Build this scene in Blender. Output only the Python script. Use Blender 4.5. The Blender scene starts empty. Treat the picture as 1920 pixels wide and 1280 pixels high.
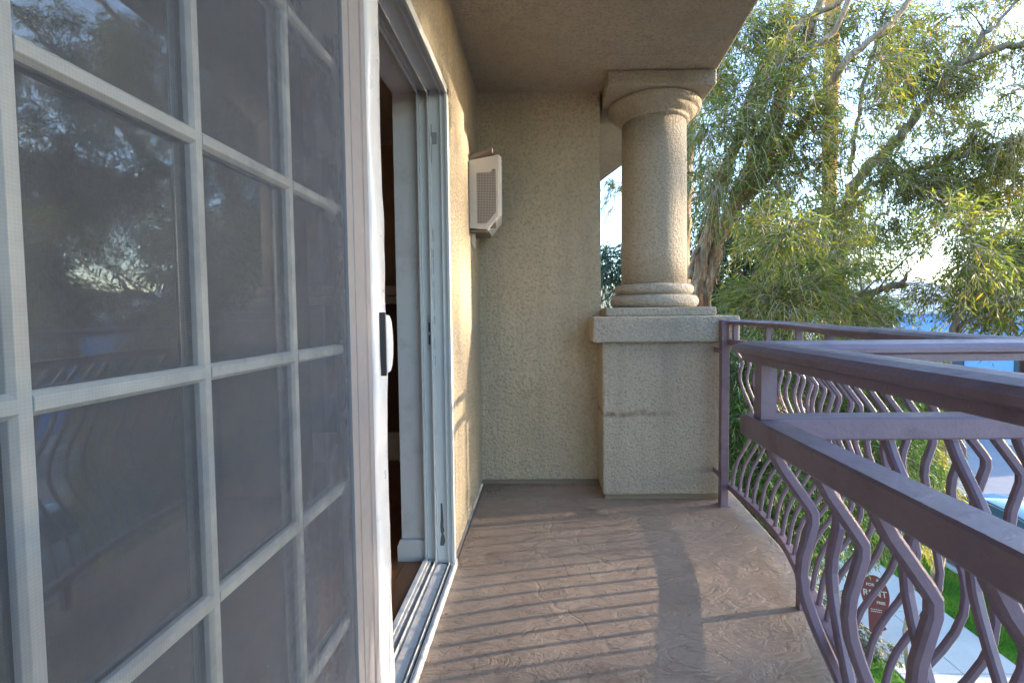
import bpy, math, random
import numpy as np
from mathutils import Vector, Matrix, Euler

C = bpy.context.scene.collection
sc = bpy.context.scene
rad = math.radians
random.seed(7)
RNG = np.random.default_rng(11)

# ------------------------------------------------------------------ camera, sky, sun, exposure
F_PX, CX, CY = 870.0, 1007.8, 624.0
YAW, PITCH, ROLL, EYE = .0136, .0417, -.0098, 1.12
_f = Vector((-math.sin(YAW)*math.cos(PITCH), math.cos(YAW)*math.cos(PITCH), -math.sin(PITCH)))
_r = _f.cross(Vector((0, 0, 1))).normalized(); _u = _r.cross(_f)
CR = _r*math.cos(ROLL) + _u*math.sin(ROLL)
CU = -_r*math.sin(ROLL) + _u*math.cos(ROLL)
cam = bpy.data.cameras.new('camera'); camo = bpy.data.objects.new('camera', cam); C.objects.link(camo)
camo.matrix_world = Matrix(((CR.x, CU.x, -_f.x, 0), (CR.y, CU.y, -_f.y, 0), (CR.z, CU.z, -_f.z, EYE), (0, 0, 0, 1)))
cam.sensor_width = 36; cam.lens = 36*F_PX/1920
cam.shift_x = -(CX-960)/1920; cam.shift_y = (CY-640)/1920
cam.clip_start = .02; cam.clip_end = 2000
sc.camera = camo

SUN_EL, SUN_AZ = 13.3, 80.0            # azimuth from +Y towards +X
w = bpy.data.worlds.new('World'); sc.world = w; w.use_nodes = True
nt = w.node_tree
sky = nt.nodes.new('ShaderNodeTexSky'); sky.sky_type = 'NISHITA'; sky.sun_disc = False
sky.sun_elevation = rad(SUN_EL); sky.sun_rotation = rad(SUN_AZ)
sky.altitude = 60; sky.air_density = 1.0; sky.dust_density = .7; sky.ozone_density = 2.5
bg = nt.nodes['Background']; bg.inputs['Strength'].default_value = .15
nt.links.new(sky.outputs['Color'], bg.inputs['Color'])
sl = bpy.data.lights.new('sun', 'SUN'); so = bpy.data.objects.new('sun', sl); C.objects.link(so)
sl.energy = 2.0; sl.angle = rad(.5); sl.color = (1.0, .80, .60)
sd = Vector((math.sin(rad(SUN_AZ))*math.cos(rad(SUN_EL)), math.cos(rad(SUN_AZ))*math.cos(rad(SUN_EL)), math.sin(rad(SUN_EL))))
so.rotation_euler = sd.to_track_quat('Z', 'Y').to_euler()
so.location = (8, 2, 6)
sc.view_settings.view_transform = 'Standard'; sc.view_settings.look = 'None'
sc.view_settings.gamma = 1; sc.view_settings.exposure = 3.05
sc.view_settings.use_curve_mapping = False
sc.cycles.use_denoising = True
sc.cycles.max_bounces = 10; sc.cycles.transparent_max_bounces = 16; sc.cycles.diffuse_bounces = 5
sc.cycles.caustics_reflective = False; sc.cycles.caustics_refractive = False
sc.cycles.sample_clamp_indirect = 6

def at(px, py, depth):
    d = CR*((px-CX)/F_PX) + CU*(-(py-CY)/F_PX) + _f
    t = depth/d.y
    return Vector((d.x*t, depth, EYE+d.z*t))

# ------------------------------------------------------------------ object helpers
class M:
    """collects geometry in world coordinates, links it as one mesh object"""
    def __init__(s): s.v = []; s.f = []; s.smooth = []
    def add(s, vs, fs, smooth=False):
        b = len(s.v); s.v += [tuple(v) for v in vs]
        s.f += [tuple(b+i for i in f) for f in fs]; s.smooth += [smooth]*len(fs); return s
    def box(s, x0, x1, y0, y1, z0, z1):
        x0, x1 = min(x0, x1), max(x0, x1); y0, y1 = min(y0, y1), max(y0, y1); z0, z1 = min(z0, z1), max(z0, z1)
        return s.add([(x, y, z) for x in (x0, x1) for y in (y0, y1) for z in (z0, z1)],
                     [(0, 1, 3, 2), (4, 6, 7, 5), (0, 4, 5, 1), (2, 3, 7, 6), (0, 2, 6, 4), (1, 5, 7, 3)])
    def prism(s, poly, z0, z1, axis=2):
        """poly: 2D points, extruded along axis"""
        n = len(poly)
        def P(a, b, t):
            return {2: (a, b, t), 1: (a, t, b), 0: (t, a, b)}[axis]
        vs = [P(a, b, z0) for a, b in poly] + [P(a, b, z1) for a, b in poly]
        fs = [tuple(range(n))[::-1], tuple(range(n, 2*n))] + [(i, (i+1) % n, n+(i+1) % n, n+i) for i in range(n)]
        return s.add(vs, fs)
    def tube(s, pts, rads, n=8, smooth=True, cap=True):
        pts = [Vector(p) for p in pts]; vs = []; prev = None
        for i, p in enumerate(pts):
            t = (pts[min(i+1, len(pts)-1)]-pts[max(i-1, 0)]).normalized()
            a = (prev - t*prev.dot(t)) if prev is not None else t.orthogonal()
            if a.length < 1e-6: a = t.orthogonal()
            a.normalize(); b = t.cross(a); prev = a
            r = rads[i] if hasattr(rads, '__len__') else rads
            for k in range(n):
                q = 2*math.pi*k/n; vs.append(p + (a*math.cos(q)+b*math.sin(q))*r)
        fs = []
        for i in range(len(pts)-1):
            for k in range(n):
                fs.append((i*n+k, i*n+(k+1) % n, (i+1)*n+(k+1) % n, (i+1)*n+k))
        if cap: fs += [tuple(range(n))[::-1], tuple((len(pts)-1)*n+k for k in range(n))]
        return s.add(vs, fs, smooth)
    def lathe(s, cx, cy, prof, n=64):
        vs = [(cx+r*math.cos(2*math.pi*k/n), cy+r*math.sin(2*math.pi*k/n), z) for r, z in prof for k in range(n)]
        fs = [(i*n+k, i*n+(k+1) % n, (i+1)*n+(k+1) % n, (i+1)*n+k) for i in range(len(prof)-1) for k in range(n)]
        m = len(prof)-1
        fs += [tuple(range(n))[::-1], tuple(m*n+k for k in range(n))]
        return s.add(vs, fs, True)
    def rail(s, path, sec, closed_ends=True):
        """sweep section [(u outward, w up)] along a horizontal path [(x,y)] with mitred corners; u is to the right of travel"""
        n = len(sec); P = [Vector((p[0], p[1])) for p in path]; vs = []
        for i, p in enumerate(P):
            d1 = (P[i]-P[i-1]).normalized() if i else None
            d2 = (P[i+1]-P[i]).normalized() if i < len(P)-1 else None
            if d1 is None: d1 = d2
            if d2 is None: d2 = d1
            n1 = Vector((d1.y, -d1.x)); n2 = Vector((d2.y, -d2.x)); m = (n1+n2)
            m = m/max(m.length_squared/2, .05)
            for u, ww in sec: vs.append((p.x+m.x*u, p.y+m.y*u, ww))
        fs = []
        for i in range(len(P)-1):
            for k in range(n):
                fs.append((i*n+k, (i+1)*n+k, (i+1)*n+(k+1) % n, i*n+(k+1) % n))
        if closed_ends: fs += [tuple(range(n)), tuple((len(P)-1)*n+k for k in range(n))[::-1]]
        return s.add(vs, fs)

ROOT = {}
def link(name, me, mat, parent=None, bevel=0, segs=2, label=None, kind=None, loc=None):
    o = bpy.data.objects.new(name, me); C.objects.link(o)
    if mat is not None and not me.materials: me.materials.append(mat)
    if parent is not None: o.parent = parent
    if loc is not None: o.location = loc
    if bevel:
        b = o.modifiers.new('bevel', 'BEVEL'); b.width = bevel; b.segments = segs; b.limit_method = 'ANGLE'; b.angle_limit = rad(35)
        b.harden_normals = False
    if label: o['label'] = label
    if kind: o['kind'] = kind
    return o
def origin_of(o):
    p = Vector((0, 0, 0))
    while o is not None: p = p + Vector(o.location); o = o.parent
    return p
def make(name, m, mat, parent=None, bevel=0, segs=2, label=None, kind=None, fix=True):
    off = origin_of(parent) if parent is not None else Vector((0, 0, 0))
    me = bpy.data.meshes.new(name)
    me.from_pydata([(v[0]-off.x, v[1]-off.y, v[2]-off.z) for v in m.v], [], m.f)
    me.polygons.foreach_set('use_smooth', m.smooth)
    if fix:
        import bmesh
        bm = bmesh.new(); bm.from_mesh(me); bmesh.ops.recalc_face_normals(bm, faces=bm.faces); bm.to_mesh(me); bm.free()
    me.update()
    return link(name, me, mat, parent, bevel, segs, label, kind)
def thing(name, label, cat, loc=(0, 0, 0), group=None):
    o = bpy.data.objects.new(name, None); C.objects.link(o); o.location = loc; o.empty_display_size = .1
    o['label'] = label; o['category'] = cat
    if group: o['group'] = group
    return o
def tag(o, label, cat, group=None):
    o['label'] = label; o['category'] = cat
    if group: o['group'] = group
    return o
def fast_mesh(name, V, Fq, tint=None):
    """V (n,3), Fq (m,k) -> mesh, fast; optional per-vertex float attribute tint"""
    V = np.ascontiguousarray(V, dtype=np.float32); Fq = np.ascontiguousarray(Fq, dtype=np.int32)
    me = bpy.data.meshes.new(name); k = Fq.shape[1]
    me.vertices.add(len(V)); me.vertices.foreach_set('co', V.ravel())
    me.loops.add(Fq.size); me.loops.foreach_set('vertex_index', Fq.ravel())
    me.polygons.add(len(Fq)); me.polygons.foreach_set('loop_start', np.arange(0, Fq.size, k, dtype=np.int32))
    me.polygons.foreach_set('loop_total', np.full(len(Fq), k, dtype=np.int32))
    if tint is not None:
        a = me.attributes.new('tint', 'FLOAT', 'POINT'); a.data.foreach_set('value', np.ascontiguousarray(tint, dtype=np.float32))
    me.update(calc_edges=True)
    return me

# ------------------------------------------------------------------ materials
def mat(name, color=(.5, .5, .5), rough=.6, metal=0.0, spec=.5):
    m = bpy.data.materials.new(name); m.use_nodes = True
    b = m.node_tree.nodes['Principled BSDF']
    b.inputs['Base Color'].default_value = (*color, 1); b.inputs['Roughness'].default_value = rough
    b.inputs['Metallic'].default_value = metal; b.inputs['Specular IOR Level'].default_value = spec
    return m
class N:
    def __init__(s, m): s.t = m.node_tree; s.b = s.t.nodes['Principled BSDF']
    def n(s, typ, **kw):
        o = s.t.nodes.new(typ)
        for k, v in kw.items():
            if k in o.inputs: o.inputs[k].default_value = v
            else: setattr(o, k, v)
        return o
    def l(s, a, b): s.t.links.new(a, b)
    def coord(s, scale=(1, 1, 1), rot=(0, 0, 0), kind='Object'):
        tc = s.n('ShaderNodeTexCoord'); mp = s.n('ShaderNodeMapping')
        mp.inputs['Scale'].default_value = scale; mp.inputs['Rotation'].default_value = rot
        s.l(tc.outputs[kind], mp.inputs[0]); return mp.outputs[0]
    def noise(s, co, scale, detail=3, rough=.55, dist=0):
        o = s.n('ShaderNodeTexNoise'); o.inputs['Scale'].default_value = scale; o.inputs['Detail'].default_value = detail
        o.inputs['Roughness'].default_value = rough; o.inputs['Distortion'].default_value = dist
        s.l(co, o.inputs['Vector']); return o.outputs['Fac']
    def ramp(s, fac, stops, interp='LINEAR'):
        o = s.n('ShaderNodeValToRGB'); r = o.color_ramp; r.interpolation = interp
        while len(r.elements) < len(stops): r.elements.new(.5)
        for e, (p, c) in zip(r.elements, stops):
            e.position = p; e.color = (*c, 1) if hasattr(c, '__len__') else (c, c, c, 1)
        s.l(fac, o.inputs[0]); return o.outputs[0]
    def mix(s, a, b, fac, mode='MIX'):
        o = s.n('ShaderNodeMix', data_type='RGBA', blend_type=mode)
        for sock, v in ((o.inputs[0], fac), (o.inputs[6], a), (o.inputs[7], b)):
            if isinstance(v, bpy.types.NodeSocket): s.l(v, sock)
            elif hasattr(v, '__len__'): sock.default_value = (*v, 1)
            else: sock.default_value = v
        return o.outputs[2]
    def math(s, op, a, b=0.0, clamp=False):
        o = s.n('ShaderNodeMath', operation=op); o.use_clamp = clamp
        for i, v in enumerate((a, b)):
            if isinstance(v, bpy.types.NodeSocket): s.l(v, o.inputs[i])
            else: o.inputs[i].default_value = v
        return o.outputs[0]
    def bump(s, h, strength=.5, dist=.01, prev=None):
        o = s.n('ShaderNodeBump'); o.inputs['Strength'].default_value = strength; o.inputs['Distance'].default_value = dist
        s.l(h, o.inputs['Height'])
        if prev is not None: s.l(prev, o.inputs['Normal'])
        return o.outputs[0]

def stucco(name, base, coarse=60, depth=.006, stain=False):
    m = mat(name, base, .9, spec=.2); g = N(m); co = g.coord()
    n1 = g.noise(co, coarse, 4, .6, .4); n2 = g.noise(co, coarse*3.2, 3, .7)
    big = g.noise(co, 1.7, 4, .55, .3); mid = g.noise(co, 6.0, 4, .6)
    h = g.math('ADD', g.math('MULTIPLY', g.ramp(n1, [(.36, 0), (.62, 1)]), .75), g.math('MULTIPLY', n2, .5))
    c = g.ramp(n1, [(.32, tuple(x*.70 for x in base)), (.50, base), (.75, tuple(min(1, x*1.12) for x in base))])
    c = g.mix(c, tuple(x*.80 for x in base), g.ramp(big, [(.42, 0), (.70, .55)]))
    c = g.mix(c, (.20, .16, .11), g.ramp(mid, [(.62, 0), (.82, .35)]))
    st_ = g.noise(g.coord((9, 9, .55)), 1.0, 5, .6)
    c = g.mix(c, tuple(x*.68 for x in base), g.ramp(st_, [(.50, 0), (.74, .5)]))
    if stain:
        tc = g.n('ShaderNodeTexCoord'); sx = g.n('ShaderNodeSeparateXYZ'); g.l(tc.outputs['Object'], sx.inputs[0])
        dz = g.math('ABSOLUTE', g.math('SUBTRACT', g.math('ADD', sx.outputs['Z'], g.math('MULTIPLY', mid, .05)), .545))
        band = g.ramp(dz, [(.004, 1), (.024, 0)]); xm = g.ramp(g.math('ADD', sx.outputs['X'], .5), [(.38, .85), (.62, 0)])
        c = g.mix(c, (.22, .16, .10), g.math('MULTIPLY', g.math('MULTIPLY', band, xm), g.ramp(g.noise(co, 22, 4), [(.35, .2), (.6, 1)])))
    g.l(c, g.b.inputs['Base Color']); g.l(g.bump(h, .9, depth), g.b.inputs['Normal'])
    return m
STUCCO = stucco('stucco_beige', (.62, .53, .39), 56, .018)
STUCCO_C = stucco('stucco_ceiling', (.56, .49, .385), 72, .013)
STUCCO_P = stucco('stucco_pedestal', (.54, .49, .415), 72, .013)
STUCCO_COL = stucco('stucco_column', (.56, .49, .385), 72, .013)
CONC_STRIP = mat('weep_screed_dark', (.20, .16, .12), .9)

def floor_material():
    m = mat('stamped_concrete', (.3, .22, .17), .62, spec=.4); g = N(m)
    co = g.coord((1, 1, 1), (0, 0, rad(28))); co2 = g.coord((1.6, 4.2, 1), (0, 0, rad(-38)))
    r1 = g.noise(co2, 2.2, 8, .58, .7)
    r2 = g.noise(co, 7, 8, .62, .5); r3 = g.noise(co, 90, 4, .65)
    ridg = g.math('ABSOLUTE', g.math('SUBTRACT', r1, .5)); ridg = g.ramp(ridg, [(0, 0), (.02, .8), (.12, 1)])
    ridg2 = g.math('ABSOLUTE', g.math('SUBTRACT', r2, .5)); ridg2 = g.ramp(ridg2, [(0, .5), (.025, .95), (.1, 1)])
    rm = g.ramp(g.noise(co, 2.3, 3), [(.42, 0), (.62, 1)]); ridg = g.math('MAXIMUM', ridg, rm)
    vo = g.n('ShaderNodeTexVoronoi', feature='DISTANCE_TO_EDGE'); vo.inputs['Scale'].default_value = 2.2
    wn = g.n('ShaderNodeTexNoise'); wn.inputs['Scale'].default_value = 5; wn.inputs['Detail'].default_value = 5; g.l(co, wn.inputs['Vector'])
    vm = g.n('ShaderNodeVectorMath', operation='MULTIPLY_ADD'); g.l(wn.outputs['Color'], vm.inputs[0]); vm.inputs[1].default_value = (.35, .35, .35); g.l(co, vm.inputs[2])
    g.l(vm.outputs[0], vo.inputs['Vector'])
    crack = g.ramp(vo.outputs['Distance'], [(0, .75), (.03, 1)])
    cmask = g.ramp(g.noise(co, 1.5, 2), [(.52, 1), (.60, 0)])
    crack = g.math('MAXIMUM', crack, cmask)
    h = g.math('ADD', g.math('ADD', g.math('MULTIPLY', ridg, .3), g.math('MULTIPLY', ridg2, .18)), g.math('MULTIPLY', r1, 1.25))
    h = g.math('ADD', h, g.math('MULTIPLY', r3, .22)); h = g.math('ADD', h, g.math('MULTIPLY', r2, .9)); h = g.math('ADD', h, g.math('MULTIPLY', g.noise(co2, 6, 6, .6, 1.0), .7)); h = g.math('ADD', h, g.math('MULTIPLY', crack, .7))
    big = g.noise(co, 1.3, 5, .6, .5)
    c = g.ramp(big, [(.3, (.22, .175, .145)), (.55, (.295, .232, .188)), (.75, (.35, .285, .235))])
    c = g.mix(c, (.13, .095, .075), g.ramp(r2, [(.25, .6), (.42, 0)]))
    c = g.mix((.12, .09, .07), c, g.ramp(g.math('MULTIPLY', ridg, crack), [(0, .72), (.8, 1)]))
    c = g.mix(c, (.40, .34, .29), g.ramp(g.noise(co, 14, 5, .65), [(.60, 0), (.78, .5)]))
    g.l(c, g.b.inputs['Base Color']); g.l(g.bump(h, .85, .012), g.b.inputs['Normal'])
    g.l(g.ramp(r2, [(.3, .48), (.7, .75)]), g.b.inputs['Roughness'])
    return m
FLOOR = floor_material()

def paint(name, base, rough=.45, dirt=(.2, .17, .14), amt=.35, bumps=.0006, scale=9):
    m = mat(name, base, rough); g = N(m); co = g.coord()
    a = g.noise(co, scale, 5, .65); b = g.noise(co, scale*9, 3, .7)
    c = g.mix(base, dirt, g.ramp(a, [(.5, 0), (.8, amt)]))
    c = g.mix(c, dirt, g.ramp(b, [(.66, 0), (.8, amt*.8)]))
    g.l(c, g.b.inputs['Base Color']); g.l(g.ramp(a, [(.3, rough*.85), (.7, min(1, rough*1.3))]), g.b.inputs['Roughness'])
    g.l(g.bump(b, .4, bumps), g.b.inputs['Normal'])
    return m
RAIL = paint('railing_paint', (.200, .148, .205), .38, (.10, .062, .05), .65, .0012, 14)
def wear(m):
    g = N(m); co = g.coord(); src = g.b.inputs['Base Color'].links[0].from_socket
    n1 = g.noise(co, 38, 6, .7, .4); n2 = g.noise(co, 150, 3, .6); n3 = g.noise(g.coord((3, 3, 3)), 1.0, 3)
    gate = g.ramp(n3, [(.45, 0), (.62, 1)])
    c = g.mix(src, (.24, .105, .05), g.math('MULTIPLY', g.ramp(n1, [(.66, 0), (.70, .85)]), gate))
    c = g.mix(c, (.34, .31, .32), g.ramp(n2, [(.70, 0), (.76, .5)]))
    c = g.mix(c, (.26, .225, .22), g.ramp(g.noise(g.coord((1.2, 1.2, 1.2)), 6, 6, .7), [(.50, 0), (.75, .45)]))
    g.l(c, g.b.inputs['Base Color'])
    g.l(g.bump(g.math('ADD', g.math('MULTIPLY', n1, 1.0), g.math('MULTIPLY', n2, .3)), .55, .0025), g.b.inputs['Normal'])
wear(RAIL)
WHITE = paint('white_vinyl', (.62, .62, .61), .35, (.40, .36, .30), .22, .0004, 12)
WHITE_D = paint('dirty_white', (.60, .60, .61), .45, (.30, .27, .23), .45, .0006, 22)
MUNTIN = paint('muntin_white', (.52, .56, .55), .4, (.5, .5, .46), .25, .0003, 10)
MAUVE = paint('screen_frame_grey', (.235, .225, .24), .5, (.24, .21, .19), .45, .0005, 25)
VINYL_B = paint('white_vinyl_bulb', (.66, .67, .70), .3, (.5, .48, .45), .15, .0004, 10)
ALU = paint('aluminium_sill', (.64, .63, .61), .35, (.22, .19, .17), .75, .001, 26)
ALU.node_tree.nodes['Principled BSDF'].inputs['Metallic'].default_value = .1
BLACK = mat('dark_gasket', (.03, .03, .03), .7)
PRIMER = paint('bare_dark_metal', (.10, .10, .10), .6, (.2, .18, .16), .4)
STEEL = paint('strike_steel', (.55, .56, .58), .35, (.3, .28, .25), .3); STEEL.node_tree.nodes['Principled BSDF'].inputs['Metallic'].default_value = .6
GALV = paint('painted_galvanised', (.50, .47, .45), .5, (.38, .31, .25), .4, .0006, 16)
DARKTIN = paint('hood_dark_underside', (.16, .13, .11), .6, (.08, .07, .06), .4)
INT_WALL = paint('interior_wall', (.42, .34, .26), .8)
INT_WHITE = paint('interior_trim', (.66, .64, .62), .5)
INT_DARK = mat('interior_panelling', (.10, .065, .045), .6)
WOOD = paint('wood_floor', (.33, .13, .05), .35, (.15, .05, .02), .5, .0004, 6)
BLIND = mat('interior_blind', (.075, .08, .10), .9)

def screen_material():
    m = bpy.data.materials.new('insect_screen'); m.use_nodes = True; t = m.node_tree; g = N(m)
    out = t.nodes['Material Output']; t.nodes.remove(t.nodes['Principled BSDF'])
    geo = t.nodes.new('ShaderNodeNewGeometry'); dot = t.nodes.new('ShaderNodeVectorMath'); dot.operation = 'DOT_PRODUCT'
    g.l(geo.outputs['Normal'], dot.inputs[0]); g.l(geo.outputs['Incoming'], dot.inputs[1])
    cosv = g.math('MAXIMUM', g.math('ABSOLUTE', dot.outputs['Value']), .12)
    co = g.coord()
    wv = g.n('ShaderNodeTexWave', bands_direction='Z'); wv.inputs['Scale'].default_value = 95; wv.inputs['Distortion'].default_value = .3
    g.l(co, wv.inputs['Vector'])
    wy = g.n('ShaderNodeTexWave', bands_direction='Y'); wy.inputs['Scale'].default_value = 95; wy.inputs['Distortion'].default_value = .3
    g.l(co, wy.inputs['Vector'])
    weave = g.math('MULTIPLY', g.math('ADD', wv.outputs['Fac'], wy.outputs['Fac']), .02)
    dust = g.ramp(g.noise(co, 7, 6, .7), [(.35, 0), (.75, .14)])
    a = g.math('ADD', g.math('ADD', weave, .21), dust)
    op = g.math('DIVIDE', a, cosv); op = g.math('MINIMUM', op, .93)
    tr = t.nodes.new('ShaderNodeBsdfTransparent'); df = t.nodes.new('ShaderNodeBsdfDiffuse')
    sp = g.ramp(g.noise(co, 160, 2, .5), [(.74, (.105, .115, .140)), (.82, (.30, .30, .33))])
    g.l(sp, df.inputs['Color'])
    mx = t.nodes.new('ShaderNodeMixShader'); g.l(op, mx.inputs[0]); g.l(tr.outputs[0], mx.inputs[1]); g.l(df.outputs[0], mx.inputs[2])
    g.l(mx.outputs[0], out.inputs['Surface'])
    return m
SCREEN = screen_material()

def glass_material(name, tint=(.93, .97, .95), boost=1.0):
    m = bpy.data.materials.new(name); m.use_nodes = True; t = m.node_tree; g = N(m)
    out = t.nodes['Material Output']; t.nodes.remove(t.nodes['Principled BSDF'])
    fr = t.nodes.new('ShaderNodeFresnel'); fr.inputs['IOR'].default_value = 1.52
    tr = t.nodes.new('ShaderNodeBsdfTransparent'); tr.inputs[0].default_value = (*tint, 1)
    gl = t.nodes.new('ShaderNodeBsdfGlossy'); gl.inputs['Roughness'].default_value = .012; gl.inputs[0].default_value = (.92, .97, 1, 1)
    k = g.math('MULTIPLY', fr.outputs[0], boost, True)
    mx = t.nodes.new('ShaderNodeMixShader'); g.l(k, mx.inputs[0]); g.l(tr.outputs[0], mx.inputs[1]); g.l(gl.outputs[0], mx.inputs[2])
    g.l(mx.outputs[0], out.inputs['Surface'])
    return m
GLASS = glass_material('window_glass', boost=3.2)      # double glazing: four reflecting faces

def leaf_material(name, stops, trans=.35, rough=.5):
    m = bpy.data.materials.new(name); m.use_nodes = True; t = m.node_tree; g = N(m)
    at_ = t.nodes.new('ShaderNodeAttribute'); at_.attribute_name = 'tint'
    col = g.ramp(at_.outputs['Fac'], stops)
    g.l(col, g.b.inputs['Base Color']); g.b.inputs['Roughness'].default_value = rough; g.b.inputs['Specular IOR Level'].default_value = .35
    tl = t.nodes.new('ShaderNodeBsdfTranslucent')
    hs = t.nodes.new('ShaderNodeHueSaturation'); hs.inputs['Value'].default_value = 1.5; hs.inputs['Saturation'].default_value = 1.1
    g.l(col, hs.inputs['Color']); g.l(hs.outputs[0], tl.inputs[0])
    mx = t.nodes.new('ShaderNodeMixShader'); mx.inputs[0].default_value = trans
    g.l(g.b.outputs[0], mx.inputs[1]); g.l(tl.outputs[0], mx.inputs[2]); g.l(mx.outputs[0], t.nodes['Material Output'].inputs['Surface'])
    return m
LEAF_A = leaf_material('willow_leaf', [(0, (.050, .080, .020)), (.3, (.100, .138, .028)), (.6, (.165, .190, .036)), (.82, (.26, .23, .035)), (.93, (.42, .27, .04)), (1, (.36, .12, .03))], .42)
LEAF_B = leaf_material('bluish_leaf', [(0, (0.027, 0.061, 0.041)), (.5, (0.061, 0.108, 0.061)), (1, (0.135, 0.176, 0.068))], .3)
LEAF_Y = leaf_material('yellow_green_leaf', [(0, (0.068, 0.115, 0.027)), (.4, (0.162, 0.203, 0.041)), (.8, (0.351, 0.324, 0.054)), (1, (0.513, 0.338, 0.054))], .4)
LEAF_H = leaf_material('hedge_leaf', [(0, (0.020, 0.061, 0.016)), (.4, (0.047, 0.121, 0.027)), (.8, (0.101, 0.203, 0.041)), (1, (0.230, 0.297, 0.054))], .3, .35)
GRASSM = leaf_material('grass_blade', [(0, (.06, .17, .015)), (.6, (.11, .28, .02)), (1, (.24, .32, .05))], .3)

def bark(name, a, b, c, sc_=5):
    m = mat(name, a, .9, spec=.15); g = N(m); co = g.coord((3.2, 3.2, .7))
    n1 = g.noise(co, sc_, 6, .65, .8); n2 = g.noise(co, sc_*5, 4, .7, .4)
    col = g.ramp(n1, [(.28, b), (.48, a), (.66, c)]); col = g.mix(col, tuple(x*.35 for x in b), g.ramp(n2, [(.25, .8), (.42, 0)]))
    g.l(col, g.b.inputs['Base Color']); g.l(g.bump(g.math('ADD', n1, g.math('MULTIPLY', n2, .5)), 1, .09), g.b.inputs['Normal'])
    return m
PAPERBARK = bark('paperbark', (.44, .31, .20), (.20, .11, .06), (.60, .49, .37))
GREYBARK = bark('grey_bark', (.36, .28, .20), (.17, .12, .08), (.50, .42, .33))
PALMBARK_SUNLIT = bark('palm_bark_sunlit', (.74, .37, .10), (.36, .15, .05), (.78, .50, .22), 9)  # orange sunlight is put into the base colour
FLAKE = bark('bark_flake', (.55, .33, .18), (.30, .15, .08), (.70, .52, .36))
TWIG = mat('twig_wood', (.40, .32, .24), .9)

# ------------------------------------------------------------------ the balcony shell
def deck_poly():
    return [(-.412, -2.2), (.37, -2.2), (.37, .60), (.80, .60), (.875, .95), (.945, 1.35), (.99, 1.55), (1.045, 1.75), (1.09, 1.93), (1.125, 2.2), (1.14, 2.46), (1.16, 2.86), (1.16, 3.45), (-.412, 3.45)]
f = make('balcony_floor', M().prism(deck_poly(), -.22, 0), FLOOR, bevel=.012, kind='structure')
f['label'] = 'brown stamped concrete balcony floor with slate texture'
wall_x = -.412
m = M()
m.box(wall_x, -.5290, 2.020, 3.005, .028, 2.56)          # beyond the door
m.box(wall_x, -.5290, -2.2, 2.020, 2.082, 2.56)           # over the door
m.box(wall_x, -.60, -2.2, -.09, .028, 2.082)            # behind the viewer
make('house_wall', m, STUCCO, kind='structure')
make('wall_base_recess', M().box(-.425, -.5290, 2.02, 3.02, 0, .028), CONC_STRIP, kind='structure')
make('end_wall', M().box(wall_x-.19, .372, 3.005, 3.30, .030, 2.56), STUCCO, bevel=.012, segs=3, kind='structure')
make('end_wall_base_recess', M().box(-.42, .345, 3.020, 3.29, 0, .030), CONC_STRIP, kind='structure')
cp = [(-.60, -2.2), (.42, -2.2), (.42, .50), (.94, .50), (.965, 1.3), (.987, 2.163), (1.004, 2.446), (1.024, 2.76), (1.03, 3.42), (.98, 3.75), (.763, 4.52), (.646, 4.96), (.45, 5.7), (-.60, 6.0)]
make('balcony_ceiling', M().prism(cp, 2.52, 2.95), STUCCO_C, bevel=.015, segs=3, kind='structure')

# ------------------------------------------------------------------ column on its pedestal
ped = thing('pedestal', 'square stucco pedestal with a projecting cap, under the round column', 'pedestal', (.71, 3.1, 0))
STUCCO_B = stucco('stucco_pedestal_body', (.55, .50, .42), 72, .014, True)
make('body', M().box(.347, 1.085, 2.742, 3.46, .030, .95), STUCCO_B, ped, .014, 3)
make('base_recess', M().box(.362, 1.070, 2.762, 3.44, 0, .034), CONC_STRIP, ped)
make('cap', M().box(.285, 1.130, 2.680, 3.52, .947, 1.098), STUCCO_P, ped, .012, 3)
col = thing('column', 'round beige stucco column with flared capital holding up the balcony ceiling', 'column', (.715, 3.06, 1.098))
make('plinth', M().box(.368, 1.018, 2.742, 3.39, 1.0985, 1.150), STUCCO_P, col, .010, 3)
ccx, ccy = .722, 3.06
def torus_prof(rc, r, z0, z1, n=9):
    return [(rc + r*math.sin(math.pi*i/(n-1)), z0+(z1-z0)*(1-math.cos(math.pi*i/(n-1)))/2) for i in range(n)]
make('base_moulding', M().lathe(ccx, ccy, [(.20, 1.151)]+torus_prof(.248, .034, 1.1515, 1.228)+[(.225, 1.231)]+torus_prof(.222, .030, 1.234, 1.298)+[(.19, 1.30)]), STUCCO_P, col)
make('shaft', M().lathe(ccx, ccy, [(.210, 1.297), (.2085, 1.5), (.2075, 1.8), (.205, 2.1), (.202, 2.345)]), STUCCO_COL, col)
make('capital', M().lathe(ccx, ccy, [(.19, 2.318), (.204, 2.320), (.218, 2.326), (.222, 2.335), (.218, 2.343), (.220, 2.350), (.236, 2.354), (.252, 2.366), (.262, 2.380), (.262, 2.388), (.274, 2.390), (.288, 2.400), (.294, 2.414), (.292, 2.427), (.275, 2.4295), (.20, 2.4298)]), STUCCO_COL, col)
make('abacus', M().box(.385, 1.012, 2.742, 3.39, 2.430, 2.5195), STUCCO_C, col, .014, 3)

# ------------------------------------------------------------------ sliding door: frame, panel, screen
DY0, DY1, DZ0, DZ1 = -.09, 2.020, .022, 2.082
door = thing('sliding_glass_door', 'white sliding glass door with a grid of small panes, standing open at its far side', 'door', (-.46, 1.0, 0))
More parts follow.
